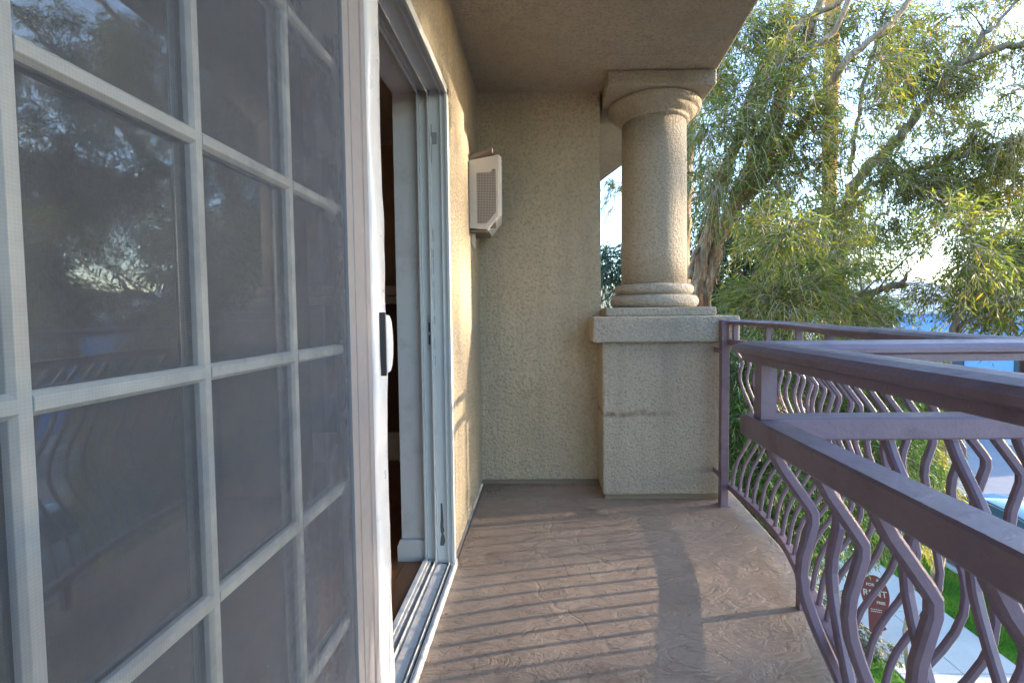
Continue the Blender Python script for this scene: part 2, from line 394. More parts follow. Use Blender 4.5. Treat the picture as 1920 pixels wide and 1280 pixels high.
# far jamb: nested channels facing the viewer
def jamb_profile(y, s):       # s=+1 : profile recedes toward larger y
    return [(-.399, y-.034*s), (-.411, y-.034*s), (-.411, y-.020*s), (-.428, y-.020*s), (-.428, y-.030*s), (-.432, y-.030*s), (-.432, y-.014*s), (-.478, y-.014*s),
            (-.478, y-.040*s), (-.484, y-.040*s), (-.484, y-.012*s), (-.522, y-.012*s), (-.522, y-.034*s), (-.530, y-.034*s), (-.530, y+.0*s), (-.399, y+.0*s)]
make('jamb', M().prism(jamb_profile(DY1, 1), DZ0, DZ1), WHITE, door, .0015)
make('jamb', M().prism(jamb_profile(DY0, -1), DZ0, DZ1), WHITE, door, .0015)
def head_profile(z):
    return [(a, z-(DY1-b)) for a, b in jamb_profile(DY1, 1)]
make('head', M().prism(head_profile(DZ1+.0015), DY0+.001, DY1-.001, axis=1), WHITE, door, .0015)
z = DZ0
sill_prof = [(-.401, z-.020), (-.401, z+.010), (-.409, z+.012), (-.411, z-.004), (-.419, z-.004), (-.420, z+.016), (-.423, z+.016), (-.424, z-.004), (-.432, z-.004), (-.434, z+.006),
             (-.474, z+.010), (-.476, z-.002), (-.483, z-.002), (-.484, z+.022), (-.487, z+.022), (-.488, z-.002), (-.502, z-.002), (-.503, z+.024), (-.512, z+.024), (-.514, z-.020)]
make('sill', M().prism(sill_prof, DY0+.04, DY1-.034, axis=1), ALU, door, .001)
make('sill_lip', M().box(-.3925, -.4035, DY0+.02, DY1-.001, .0005, .036), WHITE, door, .003)
make('sill_gasket', M().box(-.4105, -.4185, DY0+.05, DY1-.036, .010, .0195), BLACK, door)
make('sill_inner_rail', M().box(-.5145, -.535, DY0+.05, DY1-.036, .005, .052), WHITE, door, .002)
# strike plate and worn marks on the jamb
sp = make('strike_plate', M().box(-.5035, -.4865, 2.0010, 2.0065, .965, 1.115), STEEL, door, .002)
for zz in (.99, 1.045): make('slot', M().box(-.4985, -.4915, 1.9998, 2.0020, zz, zz+.042), BLACK, sp)
make('screw', M().box(-.4965, -.4935, 1.9995, 2.0022, 1.094, 1.100), BLACK, sp)
patch = M()
pz = [(.10, .003, .013), (.118, .004, .020), (.135, .006, .019), (.150, .010, .014), (.158, .008, .012), (.166, .006, .017), (.19, .005, .013), (.215, .007, .014), (.25, .008, .012), (.29, .008, .010)]
for (z0, a0, b0), (z1, a1, b1) in zip(pz, pz[1:]):
    X0 = -.470
    patch.add([(X0+a0, 2.0055, z0), (X0+b0+.006, 2.0055, z0), (X0+b1+.006, 2.0055, z1), (X0+a1, 2.0055, z1)], [(0, 1, 2, 3)])
make('bare_patch', patch, PRIMER, door)
make('tape_patch', M().box(-.470, -.448, 2.0035, 2.0058, 1.845, 1.895), paint('grey_tape', (.30, .29, .27), .7), door, .003)
crk = M(); zc = .9
while zc < 2.0:
    l_ = random.uniform(.02, .09); wd = random.uniform(.0006, .0022); X0 = -.4745+random.uniform(-.001, .002)
    if random.random() < .72: crk.box(X0, X0+wd, 2.0040, 2.0058, zc, zc+l_)
    zc += l_+random.uniform(.005, .05)
make('paint_crack', crk, PRIMER, door)
# panel with the glass
PX = -.446                      # plane of the glass
cols = [.167, .377, .587, .800, 1.015]; rows = [.150, .450, .750, 1.048, 1.345, 1.642, 1.94]
panel = make('door_panel', M().box(PX-.018, PX+.010, 1.017, 1.152, .052, 2.045), WHITE_D, door, .003)
make('bottom_rail', M().box(PX-.018, PX+.010, .02, 1.0165, .052, .148), WHITE_D, panel, .003)
make('top_rail', M().box(PX-.018, PX+.010, .02, 1.0165, 1.943, 2.045), WHITE_D, panel, .003)
make('near_stile', M().box(PX-.018, PX+.010, .02, .165, .1485, 1.9425), WHITE_D, panel, .003)
for a, b in zip(cols, cols[1:]):
    for c_, d in zip(rows, rows[1:]):
        make('glass_pane', M().add([(PX, a, c_), (PX, b, c_), (PX, b, d), (PX, a, d)], [(0, 1, 2, 3)]), GLASS, panel, fix=False)
hw = .0095
for a in cols[1:-1]:
    make('muntin', M().prism([(PX+.003, a-hw), (PX+.010, a-hw), (PX+.015, a-hw*.55), (PX+.015, a+hw*.55), (PX+.010, a+hw), (PX+.003, a+hw)], rows[0], rows[-1]), MUNTIN, panel, .0008)
for r_ in rows[1:-1]:
    for a, b in zip(cols, cols[1:]):
        make('muntin', M().prism([(PX+.0031, r_-.011), (PX+.0102, r_-.011), (PX+.0165, r_-.006), (PX+.0165, r_+.006), (PX+.0102, r_+.011), (PX+.0031, r_+.011)], a+.0055 if a != cols[0] else a-.004, b-.0055 if b != cols[-1] else b, axis=1), MUNTIN, panel, .0008)
# inner grid behind the glass
ing = M()
for a in cols[1:-1]: ing.box(PX-.016, PX-.006, a-.008, a+.008, rows[0], rows[-1])
for r_ in rows[1:-1]:
    for a, b in zip(cols, cols[1:]): ing.box(PX-.0155, PX-.0065, a+.0085, b-.0085, r_-.008, r_+.008)
make('inner_grid', ing, MUNTIN, panel)
make('drawn_blind', M().box(-.565, -.560, -.05, 1.10, .06, 2.06), BLIND, door)
# screen door, outermost
scr = thing('screen_door', 'grey framed sliding insect screen drawn over the gridded glass panel', 'screen door', (-.418, .55, 0))
make('screen_mesh', M().add([(-.4195, .03, .14), (-.4195, .985, .14), (-.4195, .985, 1.97), (-.4195, .03, 1.97)], [(0, 1, 2, 3)]), SCREEN, scr, fix=False)
make('stile', M().prism([(-.4125, .983), (-.4125, 1.013), (-.4165, 1.015), (-.4165, 1.017), (-.4125, 1.019), (-.4125, 1.072), (-.4275, 1.073), (-.4275, .983)], .045, 2.050), MAUVE, scr, .0015)
make('stile', M().box(-.4275, -.4125, -.06, .032, .045, 2.050), MAUVE, scr, .0015)
make('bottom_rail', M().box(-.4275, -.4130, .0325, .9825, .046, .142), MAUVE, scr, .002)
make('top_rail', M().box(-.4275, -.4130, .0325, .9825, 1.968, 2.049), MAUVE, scr, .002)
# meeting strip and white edge belong to the sliding panel
strip = make('edge_strip', M().prism([(-.430, 1.082), (-.4215, 1.086), (-.4215, 1.094), (-.4245, 1.097), (-.4245, 1.101), (-.4205, 1.104), (-.4205, 1.128), (-.4345, 1.130), (-.4345, 1.082)], .046, 2.046), MAUVE, door, .001)
wm = M(); n_ = 90; vs = []
sec = [(-.4340, 1.1310), (-.4190, 1.1400), (-.4150, 1.155), (-.4155, 1.185), (-.4165, 1.215), (-.4215, 1.228), (-.4340, 1.230), ]
for i in range(n_+1):
    zz = .046+(2.0)*i/n_
    wv_ = .006*math.sin(zz*6.3+.6)+.004*math.sin(zz*15.0)+.0015*math.sin(zz*47)
    for k, (a, b) in enumerate(sec):
        vs.append((a+(.35*wv_ if 1 <= k <= 4 else 0), b+(wv_ if k in (1, 2) else wv_*.3 if k in (4, 5) else 0), zz))
k7 = len(sec)
fs = [(i*k7+k, i*k7+(k+1) % k7, (i+1)*k7+(k+1) % k7, (i+1)*k7+k) for i in range(n_) for k in range(k7)]
wm.add(vs, fs, True)
make('white_edge', wm, VINYL_B, door)
hd = make('handle', M().prism([(1.168, .972), (1.192, .974), (1.206, .988), (1.214, 1.015), (1.217, 1.046), (1.214, 1.078), (1.206, 1.105), (1.192, 1.119), (1.168, 1.121)], -.4135, -.3960, axis=0), VINYL_B, door, .004, 3)
make('handle_plate', M().box(-.4140, -.3985, 1.1625, 1.1675, .966, 1.127), BLACK, hd, .002)

# ------------------------------------------------------------------ the room behind the door
m = M()
m.box(-3.6, -.61, -1.2, -1.1, 0, 2.5); m.box(-3.7, -3.6, -1.2, 3.7, 0, 2.5); m.box(-3.6, -.61, 3.6, 3.7, 0, 2.5)
make('interior_wall', m, INT_WALL, kind='structure')
make('interior_ceiling', M().box(-3.7, -.61, -1.2, 3.7, 2.42, 2.5), INT_WHITE, kind='structure')
fl = make('interior_floor', M().box(-3.7, -.536, -1.2, 3.7, -.2, .008), INT_DARK, kind='structure')
pm = None
for i in range(18):
    me_m = M().box(-.537-.09*(i+1)+.001, -.537-.09*i-.001, -.9, 3.58, .0085, .024+.001*(i % 2))
    make('floorboard', me_m, WOOD, fl)
make('interior_return', M().box(-.5315, -.645, 2.034, 3.6, .027, 2.42).box(-.5315, -.645, -1.1, 2.0335, 2.072, 2.42), INT_WHITE, kind='structure')
bb = tag(make('baseboard_block', M().prism([(-.528, .024), (-.660, .024), (-.660, .095), (-.655, .100), (-.650, .118), (-.645, .122), (-.528, .122)], 2.012, 2.0335, axis=1), INT_WHITE, bevel=.002),
         'white moulded baseboard at the foot of the inner door casing', 'baseboard')
mt = thing('mantel', 'dark panelled mantel with a pale moulded shelf deep inside the room', 'mantel', (-1.3, 3.5, 0))
make('shelf', M().box(-2.2, -.66, 3.30, 3.59, 1.26, 1.33).box(-2.15, -.66, 3.36, 3.59, 1.20, 1.259), INT_WHITE, mt, .008)
make('panelling', M().box(-2.1, -.66, 3.45, 3.595, .025, 1.199), INT_DARK, mt)
make('plinth_board', M().box(-2.1, -.66, 3.42, 3.4495, .025, .24), INT_WHITE, mt, .004)

# ------------------------------------------------------------------ vent hood on the wall
vx = wall_x
vent = thing('vent_hood', 'pale metal wall vent with wire mesh side and a lifted dark top flap', 'vent', (wall_x, 2.75, 1.6))
VY = 2.62
def V2(px, py): p = at(px, py, VY); return (p.x, p.z)
outer = [V2(884, 301), V2(934, 290), V2(934, 405), V2(914, 430), V2(884, 428)]
outer[0] = (wall_x+.002, outer[0][1]); outer[-1] = (wall_x+.002, outer[-1][1])
hx0, hx1 = V2(888.5, 0)[0], V2(924.5, 0)[0]
hz1, hz0 = V2(900, 324)[1], V2(900, 419)[1]
cut = .040
hole = [(hx0, hz1), (hx1-.028, hz1), (hx1-.018, hz1+.020), (hx1, hz1+.020), (hx1, hz0+cut+.02), (hx1-.055, hz0), (hx0, hz0)]
vm_ = M(); th = .003
def ring(y):
    return [(a, y, b) for a, b in outer], [(a, y, b) for a, b in hole]
import bmesh
def plate_with_hole(name, outer, hole, y0, y1, mtl, parent):
    off = origin_of(parent); bm = bmesh.new()
    def loop(pts):
        vs = [bm.verts.new((a-off.x, y0-off.y, b-off.z)) for a, b in pts]
        return [bm.edges.new((vs[i], vs[(i+1) % len(vs)])) for i in range(len(vs))]
    e = loop(outer)+loop(hole)
    r = bmesh.ops.triangle_fill(bm, edges=e, use_beauty=True)
    g_ = bmesh.ops.extrude_face_region(bm, geom=[x for x in r['geom'] if isinstance(x, bmesh.types.BMFace)])
    for v in g_['geom']:
        if isinstance(v, bmesh.types.BMVert): v.co.y += y1-y0
    bmesh.ops.recalc_face_normals(bm, faces=bm.faces)
    me = bpy.data.meshes.new(name); bm.to_mesh(me); bm.free()
    return link(name, me, mtl, parent)
plate_with_hole('side_panel', outer, hole, VY, VY+.003, GALV, vent)
make('side_panel', M().prism(outer, VY+.24, VY+.243, axis=1), GALV, vent)
make('inner_shade_sheet', M().box(wall_x+.006, outer[1][0]-.02, VY+.03, VY+.034, outer[3][1]+.01, outer[0][1]-.02), DARKTIN, vent)  # dark sheet behind the mesh stands for the shade inside the vent
gm = M(); ox = outer[1][0]
xx = hx0+.002
while xx < hx1:
    gm.box(xx, xx+.0022, VY+.0035, VY+.0055, hz0, hz1+.018); xx += .0088
zz = hz0+.003
while zz < hz1+.018:
    gm.box(hx0, hx1, VY+.0057, VY+.0077, zz, zz+.0022); zz += .0088
make('mesh_grille', gm, GALV, vent)
make('front_panel', M().prism([outer[1], outer[2], outer[3], (outer[3][0]-.004, outer[3][1]+.003), (outer[2][0]-.004, outer[2][1]), (outer[1][0]-.004, outer[1][1])], VY+.0032, VY+.2398, axis=1)
     .prism([(ox, outer[1][1]), (ox+.016, outer[1][1]-.012), (ox+.016, outer[2][1]-.004), (ox, outer[2][1])], VY+.004, VY+.010, axis=1), VINYL_B, vent)
t0 = at(882, 300, VY); t1 = at(922, 282, VY)
make('top_flap', M().prism([(wall_x+.004, t0.z+.004), (t1.x, t1.z), (t1.x+.002, t1.z+.018), (wall_x+.004, t0.z+.026)], VY+.004, VY+.24, axis=1), DARKTIN, vent)
make('bottom_pan', M().box(wall_x+.004, outer[3][0]-.006, VY+.004, VY+.236, outer[3][1]-.012, outer[3][1]-.002), DARKTIN, vent)
make('lower_tab', M().prism([(wall_x+.001, outer[4][1]-.02), (wall_x+.024, outer[4][1]-.02), (wall_x+.024, outer[4][1]-.105), (wall_x+.001, outer[4][1]-.080)], VY+.06, VY+.064, axis=1), GALV, vent)

# ------------------------------------------------------------------ railing
RX = .320
curve = [(1.063, 2.650), (1.067, 2.45), (1.066, 2.30), (1.057, 2.15), (1.041, 2.02), (1.012, 1.88), (.962, 1.705), (.928, 1.58), (.893, 1.46), (.860, 1.32), (.832, 1.15), (.795, .98), (.748, .78), (.742, .690)]
def smooth(path, k=5):
    P_ = [Vector((*p, 0)) for p in path]; out = []
    for i in range(len(P_)-1):
        p0, p1, p2, p3 = P_[max(i-1, 0)], P_[i], P_[i+1], P_[min(i+2, len(P_)-1)]
        for j in range(k):
            t = j/k
            q = .5*((2*p1)+(p2-p0)*t+(2*p0-5*p1+4*p2-p3)*t*t+(3*p1-p0-3*p2+p3)*t*t*t)
            out.append((q.x, q.y))
    out.append(path[-1]); return out
far_path = smooth(curve)
near_path = [(RX, .690), (RX, -2.0)]
mid_path = [(.742, .690), (RX, .690)]
full = far_path[:-1]+[(.742, .690), (RX, .690), (RX, -2.0)]
# travel is from far to near, so outward (+x) is to the left: negative u
cap_sec = [(-.030, 1.066), (-.024, 1.072), (-.013, 1.0755), (.0, 1.0765), (.013, 1.0755), (.024, 1.072), (.030, 1.066), (.030, 1.060), (.024, 1.057), (.019, 1.0565), (.019, 1.046), (-.019, 1.046), (-.019, 1.0565), (-.024, 1.057), (-.030, 1.060)]
def boxsec(w_, z0, z1, c=.003):
    h = w_/2
    return [(-h, z0+c), (-h, z1-c), (-h+c, z1), (h-c, z1), (h, z1-c), (h, z0+c), (h-c, z0), (-h+c, z0)]
rl = thing('balcony_railing', 'mauve brown metal balcony railing with belly shaped bars and a moulded handrail', 'railing', (.7, 1.7, 0))
make('handrail', M().rail(full, cap_sec), RAIL, rl)
make('upper_rail', M().rail(full, boxsec(.040, .932, .965)), RAIL, rl)
make('bottom_rail', M().rail(full, boxsec(.036, .100, .134)), RAIL, rl)
make('end_post', M().box(1.008, 1.052, 2.636, 2.680, .0, 1.074), RAIL, rl, .003)
make('post_foot', M().box(.998, 1.062, 2.626, 2.690, 0, .006), RAIL, rl, .002)
for z0, z1 in ((1.050, 1.0745), (.935, .960), (.104, .130)): make('stub', M().box(1.0525, 1.075, 2.642, 2.674, z0, z1), RAIL, rl, .002)
for z0 in (.17, .885): make('bracket', M().box(.999, 1.0075, 2.650, 2.7415, z0, z0+.030), RAIL, rl, .002)
make('end_stub_top', M().box(1.053, 1.12, 2.650, 2.7415, 1.068, 1.0745), RAIL, rl, .001)
def along(path, step, start=0.0):
    """points at equal steps with outward direction"""
    out = []; acc = -start
    P_ = [Vector((*p, 0)) for p in path]
    for a, b in zip(P_, P_[1:]):
        L = (b-a).length; d = (b-a).normalized()
        while acc <= L:
            if acc >= 0: out.append((a+d*acc, Vector((-d.y, d.x, 0))))
            acc += step
        acc -= L
    return out
prof = [(0, .934), (.003, .924), (.015, .902), (.033, .876), (.049, .853), (.0568, .840), (.0572, .824), (.051, .802), (.044, .776), (.042, .752), (.046, .725), (.056, .695), (.070, .660), (.087, .622),
        (.104, .583), (.118, .537), (.125, .490), (.121, .445), (.106, .400), (.083, .357), (.058, .318), (.036, .278), (.021, .235), (.012, .19), (.007, .150), (.004, .1335)]
def bal_mesh():
    h = .0077; hb = .0070; m = M(); pr = [Vector((a, b)) for a, b in prof]; vs = []
    for i, p in enumerate(pr):
        t = (pr[min(i+1, len(pr)-1)]-pr[max(i-1, 0)]).normalized(); nn = Vector((-t.y, t.x))
        if i in (0, len(pr)-1): nn = Vector((1, 0))
        c = .0032
        for u, vv in ((-h, -hb+c), (-h, hb-c), (-h+c, hb), (h-c, hb), (h, hb-c), (h, -hb+c), (h-c, -hb), (-h+c, -hb)):
            vs.append((p.x+nn.x*u, vv, p.y+nn.y*u))
    n = 8
    fs = [(i*n+k, i*n+(k+1) % n, (i+1)*n+(k+1) % n, (i+1)*n+k) for i in range(len(pr)-1) for k in range(n)]
    m.add(vs, fs)
    me = bpy.data.meshes.new('baluster'); me.from_pydata(m.v, [], m.f)
    bm = bmesh.new(); bm.from_mesh(me); bmesh.ops.recalc_face_normals(bm, faces=bm.faces); bm.to_mesh(me); bm.free()
    me.materials.append(RAIL); return me
BAL = bal_mesh(); ro = origin_of(rl)
def put_bar(p, out):
    o = bpy.data.objects.new('baluster', BAL); C.objects.link(o); o.parent = rl
    o.location = (p.x-ro.x, p.y-ro.y, 0); o.rotation_euler = (random.uniform(-.006, .006), random.uniform(-.006, .006), math.atan2(out.y, out.x)+random.uniform(-.03, .03))
for p, d in along(far_path, .0845, .055)[:-1]: put_bar(p, d)
for x in (.405, .506, .608, .705): put_bar(Vector((x, .690, 0)), Vector((0, -1, 0)))
for y in (.641, .556, .443, .336, .229, .122, .015, -.092, -.199, -.306): put_bar(Vector((RX, y, 0)), Vector((1, 0, 0)))
SPM = bpy.data.meshes.new('spacer')
sm = M().box(-.011, .011, -.011, .011, .9655, 1.0455); SPM.from_pydata(sm.v, [], sm.f); SPM.materials.append(RAIL)
def put_spacer(x, y, ang=0):
    o = bpy.data.objects.new('spacer', SPM); C.objects.link(o); o.parent = rl; o.location = (x-ro.x, y-ro.y, 0); o.rotation_euler = (0, 0, ang)
for p, d in along(far_path, .385, .33): put_spacer(p.x, p.y, math.atan2(d.y, d.x))
for y in (.672, .18, -.3): put_spacer(RX, y)
put_spacer(.722, .690)
make('foot_post', M().box(.948, .972, 1.706, 1.734, 0, .101), RAIL, rl, .002)
# climbing dry stem caught in the far bars
st = M(); random.seed(3)
for _ in range(9):
    p = at(1447+random.uniform(-8, 8), 745+random.uniform(-4, 14), 1.98); pts = [p]
    for k in range(9):
        p = p+Vector((random.uniform(-.025, .025), random.uniform(-.03, .03), random.uniform(-.025, .018))); pts.append(p)
    st.tube(pts, .0017, 4)
tag(make('dried_vine', st, mat('dead_vine', (.33, .22, .17), .9)), 'tangle of dry brown vine caught between the far railing bars', 'vine')

# hairline cracks in the stamped floor
random.seed(12); ck = M()
for line in ([(520, 350), (580, 388), (655, 410), (690, 450), (702, 480), (715, 520)], [(780, 425), (800, 465), (830, 530)], [(1420, 352), (1462, 378), (1530, 412), (1548, 445), (1575, 492)],
             [(1378, 815), (1400, 850), (1470, 893)], [(515, 925), (545, 955), (590, 985)], [(690, 760), (740, 775), (760, 800)], [(860, 770), (905, 815), (960, 840)]):
    pp = []
    for a_, b_ in line:
        d_ = at(780+a_/2.4617, 880+b_/2.4617, 1.0); t_ = EYE/(EYE-d_.z); pp.append(Vector((d_.x*t_, t_, 0)))
    fine = []
    for a_, b_ in zip(pp, pp[1:]):
        for j in range(6): fine.append(a_.lerp(b_, j/6)+Vector((random.gauss(0, .0035), random.gauss(0, .0045), 0)))
    fine.append(pp[-1]); n = len(fine); vs = []
    for i, p in enumerate(fine):
        t_ = (fine[min(i+1, n-1)]-fine[max(i-1, 0)]).normalized(); nn = Vector((-t_.y, t_.x, 0)); w_ = random.uniform(.0004, .0016)*math.sin(math.pi*(i+.4)/(n+.2))
        vs += [p+nn*w_+Vector((0, 0, .0012)), p-nn*w_+Vector((0, 0, .0012))]
    ck.add(vs, [(2*i, 2*i+1, 2*i+3, 2*i+2) for i in range(n-1)])
make('floor_crack', ck, mat('crack_dirt', (.085, .065, .05), .95), f)

# dry leaf litter against the walls
lm = M(); random.seed(5)
for i in range(130):
    if i < 70: cx_, cy_ = -.33+random.gauss(0, .055), 2.90+random.gauss(0, .035)
    elif i < 95: cx_, cy_ = -.395+abs(random.gauss(0, .018)), random.uniform(1.35, 2.5)
    else: cx_, cy_ = random.uniform(-.3, .34), 2.985-abs(random.gauss(0, .012))
    s_ = random.uniform(.003, .010); a_ = random.uniform(0, 6.28); z_ = .0015+random.uniform(0, .004)
    cx_ = max(cx_, -.40)
    lm.add([(cx_+s_*math.cos(a_+q)*(1 if j % 2 else .5), cy_+s_*math.sin(a_+q)*(1 if j % 2 else .5), z_+(.003 if j == 2 else 0)) for j, q in enumerate((0, 1.57, 3.14, 4.71))], [(0, 1, 2, 3)])
o = make('leaf_litter', lm, paint('dry_leaf', (.20, .10, .06), .9), kind='stuff'); o['label'] = 'dry brown leaf bits in the balcony corner'

# ------------------------------------------------------------------ ground level
GZ = -3.90
def ground_mat(name, a, b, sc_=3, bm_=.01, rough=.9):
    m = mat(name, a, rough, spec=.3); g = N(m); co = g.coord()
    n1 = g.noise(co, sc_, 6, .65, .3); n2 = g.noise(co, sc_*14, 4, .7)
    c = g.mix(a, b, g.ramp(n1, [(.35, 0), (.7, 1)])); c = g.mix(c, tuple(x*.7 for x in a), g.ramp(n2, [(.55, 0), (.75, .6)]))
    g.l(c, g.b.inputs['Base Color']); g.l(g.bump(n2, .6, bm_), g.b.inputs['Normal']); return m
SOIL = ground_mat('soil', (.09, .065, .045), (.13, .10, .07))
ASPH = ground_mat('asphalt', (.19, .19, .205), (.23, .23, .24), 1.2, .006, .6)
CONC = ground_mat('pavement_concrete', (.42, .41, .40), (.50, .49, .47), 1.5, .003)
TURF = ground_mat('turf_soil', (.08, .17, .025), (.11, .17, .04), 2)
make('ground', M().add([(-400, -400, GZ-.10), (600, -400, GZ-.10), (600, 900, GZ-.10), (-400, 900, GZ-.10)], [(0, 1, 2, 3)]), SOIL, kind='structure')
make('garden_bed', M().box(1.3, 4.86, -2, 40, GZ-.09, GZ-.02), SOIL, kind='structure')
make('lawn', M().box(6.63, 7.83, -2, 60, GZ-.09, GZ-.015).box(3.4, 4.85, 3.4, 6.6, GZ-.019, GZ-.005), TURF, kind='structure')
sw = make('sidewalk', M().box(4.862, 6.625, -2, 60, GZ-.09, GZ-.012), SOIL, kind='structure')
slab = M().box(-.434, .434, -.670, .670, -.03, 0); SL = bpy.data.meshes.new('paving_slab'); SL.from_pydata(slab.v, [], slab.f); SL.materials.append(CONC)
for i in range(15):
    for j in range(2):
        o = bpy.data.objects.new('paving_slab', SL); C.objects.link(o); o.parent = sw
        o.location = (5.304+j*.878, 1.0+.55+i*1.35, GZ+.004+random.uniform(-.003, .003)); o.rotation_euler = (0, 0, random.choice((0, math.pi)))
        b = o.modifiers.new('bevel', 'BEVEL'); b.width = .008; b.segments = 2
make('kerb', M().box(7.835, 7.985, -2, 60, GZ-.09, GZ+.01), CONC, kind='structure', bevel=.02)
make('street', M().box(7.99, 17.5, -20, 200, GZ-.30, GZ-.088), ASPH, kind='structure')
make('far_pavement', M().box(17.505, 20, -20, 200, GZ-.2, GZ+.02), CONC, kind='structure')
# grass blades
def blades(n, x0, x1, y0, y1, z, L=.05, W=.006):
    r = RNG; P_ = np.stack([r.uniform(x0, x1, n), r.uniform(y0, y1, n), np.full(n, z)], 1)
    a = r.uniform(0, 2*np.pi, n); l_ = L*r.uniform(.5, 1.3, n); d = np.stack([np.cos(a), np.sin(a), np.zeros(n)], 1)
    lean = np.stack([r.normal(0, .4, n), r.normal(0, .4, n), np.ones(n)], 1)*l_[:, None]
    V = np.stack([P_-d*W, P_+d*W, P_+lean], 1).reshape(-1, 3)
    return V, np.arange(len(V)).reshape(-1, 3), np.repeat(np.clip(.5+.35*np.sin(P_[:, 0]*5+P_[:, 1]*3)+r.normal(0, .2, n), 0, 1), 3)
V1, F1, T1 = blades(60000, 6.64, 7.82, 4.5, 17, GZ-.016)
V2_, F2, T2 = blades(9000, 3.5, 4.84, 4.0, 6.6, GZ-.006)
o = link('grass', fast_mesh('grass', np.vstack([V1, V2_]), np.vstack([F1, F2+len(V1)]), np.concatenate([T1, T2])), GRASSM, kind='stuff'); o['label'] = 'bright green mown grass between pavement and kerb'

# ------------------------------------------------------------------ foliage machinery
def norm(a): return a/np.maximum(np.linalg.norm(a, axis=-1, keepdims=True), 1e-9)
def sprays(P0, D0, nleaf, length, L, W, droop=.6, tint_mu=.4, tint_sd=.18, seed=1, spread=1.0, twig_r=.0055, leafdroop=.35, hang=0.0):
    """P0,D0 (n,3): a twig from each point, nleaf narrow leaves along it. returns leaf mesh arrays and twig mesh arrays"""
    r = np.random.default_rng(seed); n = len(P0)
    ln = length*r.uniform(.6, 1.35, n)
    D0 = norm(D0); K = 4
    ts = np.linspace(0, 1, K)
    G_ = np.array([0, 0, -1.0])
    pts = P0[:, None, :] + D0[:, None, :]*(ts[None, :, None]*ln[:, None, None]) + G_*(droop*ln[:, None, None]*(ts**2)[None, :, None])
    tw = []
    side = norm(np.cross(D0, G_)+1e-4)
    up = norm(np.cross(side, D0))
    rr = twig_r*np.array([1.0, .8, .55, .25])
    offs = np.stack([side, -.5*side+.87*up, -.5*side-.87*up], 1)                       # n,3,3
    TV = (pts[:, :, None, :]+offs[:, None, :, :]*rr[None, :, None, None]).reshape(-1, 3)
    base = (np.arange(n)*K*3)[:, None]
    fq = []
    for i in range(K-1):
        for k in range(3): fq.append([i*3+k, i*3+(k+1) % 3, (i+1)*3+(k+1) % 3, (i+1)*3+k])
    TF = (base[:, :, None]+np.array(fq)[None]).reshape(-1, 4)
    t = np.clip((np.arange(nleaf)+.5)/nleaf*.95+.05, 0, 1)[None, :]+r.uniform(-.03, .03, (n, nleaf)); t = np.clip(t, .02, 1)
    B = P0[:, None, :]+D0[:, None, :]*(t*ln[:, None])[..., None]+G_*(droop*ln[:, None]*t**2)[..., None]
    T = norm(D0[:, None, :]+G_*(2*droop*t)[..., None])
    ph = r.uniform(0, 2*np.pi, (n, nleaf))
    s2 = norm(np.cross(T, G_)+1e-4); u2 = np.cross(s2, T)
    rad_ = np.cos(ph)[..., None]*s2+np.sin(ph)[..., None]*u2
    ang = r.uniform(.35, 1.0, (n, nleaf))*spread
    LD = norm(T*np.cos(ang)[..., None]+rad_*np.sin(ang)[..., None]+G_*leafdroop)
    LL = L*r.uniform(.55, 1.25, (n, nleaf)); WW = W*r.uniform(.7, 1.2, (n, nleaf))
    Nn = norm(r.normal(0, 1, (n, nleaf, 3))); Wd = norm(np.cross(LD, Nn))
    up3 = np.cross(Wd, LD)
    a = B; b = B+LD*(LL*.45)[..., None]+Wd*WW[..., None]*.5; c = B+LD*LL[..., None]+G_*(LL*.12)[..., None]-up3*(LL*.05)[..., None]; d = B+LD*(LL*.45)[..., None]-Wd*WW[..., None]*.5
    V = np.stack([a, b, c, d], 2).reshape(-1, 3)
    Fq = np.arange(len(V)).reshape(-1, 4)
    tt = np.clip(r.normal(tint_mu, tint_sd*.6, (n, 1))+r.normal(0, tint_sd, (n, nleaf)), 0, .88)
    yl = r.random((n, nleaf)) < .05*np.clip(tint_mu*2, .2, 2); tt = np.where(yl, r.uniform(.85, 1, tt.shape), tt)
    return V, Fq, np.repeat(tt.ravel(), 4), TV, TF
def join(parts):
    Vs, Fs, Ts = [], [], []; off = 0
    for V, F_, T in parts: Vs.append(V); Fs.append(F_+off); Ts.append(T); off += len(V)
    return np.vstack(Vs), np.vstack(Fs), np.concatenate(Ts)
def blob_points(blobs, r, fine=False):
    """blobs: (center, (rx,ry,rz), n). clustered points; returns pts and outward dirs"""
    P_, D_ = [], []
    for c, rr, n in blobs:
        c = np.array(c); rr = np.array(rr)*np.ones(3)
        k = n if fine else max(3, n//16)
        q = norm(r.normal(0, 1, (k, 3)))*(r.random((k, 1))**.45)
        cl = q*rr; idx = r.integers(0, k, n)
        p = cl[idx]+r.normal(0, 1, (n, 3))*min(rr)*.24
        P_.append(p+c); D_.append(norm(p/rr)+r.normal(0, .45, (n, 3)))
    return np.vstack(P_), np.vstack(D_)
def limb(pts_depth, r0, r1, n=10, wob=.03):
    pts = [at(*p) for p in pts_depth]; out = []
    m_ = 5
    for i in range(len(pts)-1):
        p0, p1, p2, p3 = pts[max(i-1, 0)], pts[i], pts[i+1], pts[min(i+2, len(pts)-1)]
        for j in range(m_):
            t = j/m_
            out.append(.5*((2*p1)+(p2-p0)*t+(2*p0-5*p1+4*p2-p3)*t*t+(3*p1-p0-3*p2+p3)*t*t*t)+Vector([random.uniform(-wob, wob) for _ in range(3)]))
    out.append(pts[-1]); N_ = len(out)
    return out, [(r0+(r1-r0)*(i/(N_-1))**.8)*random.uniform(.93, 1.07) for i in range(N_)]
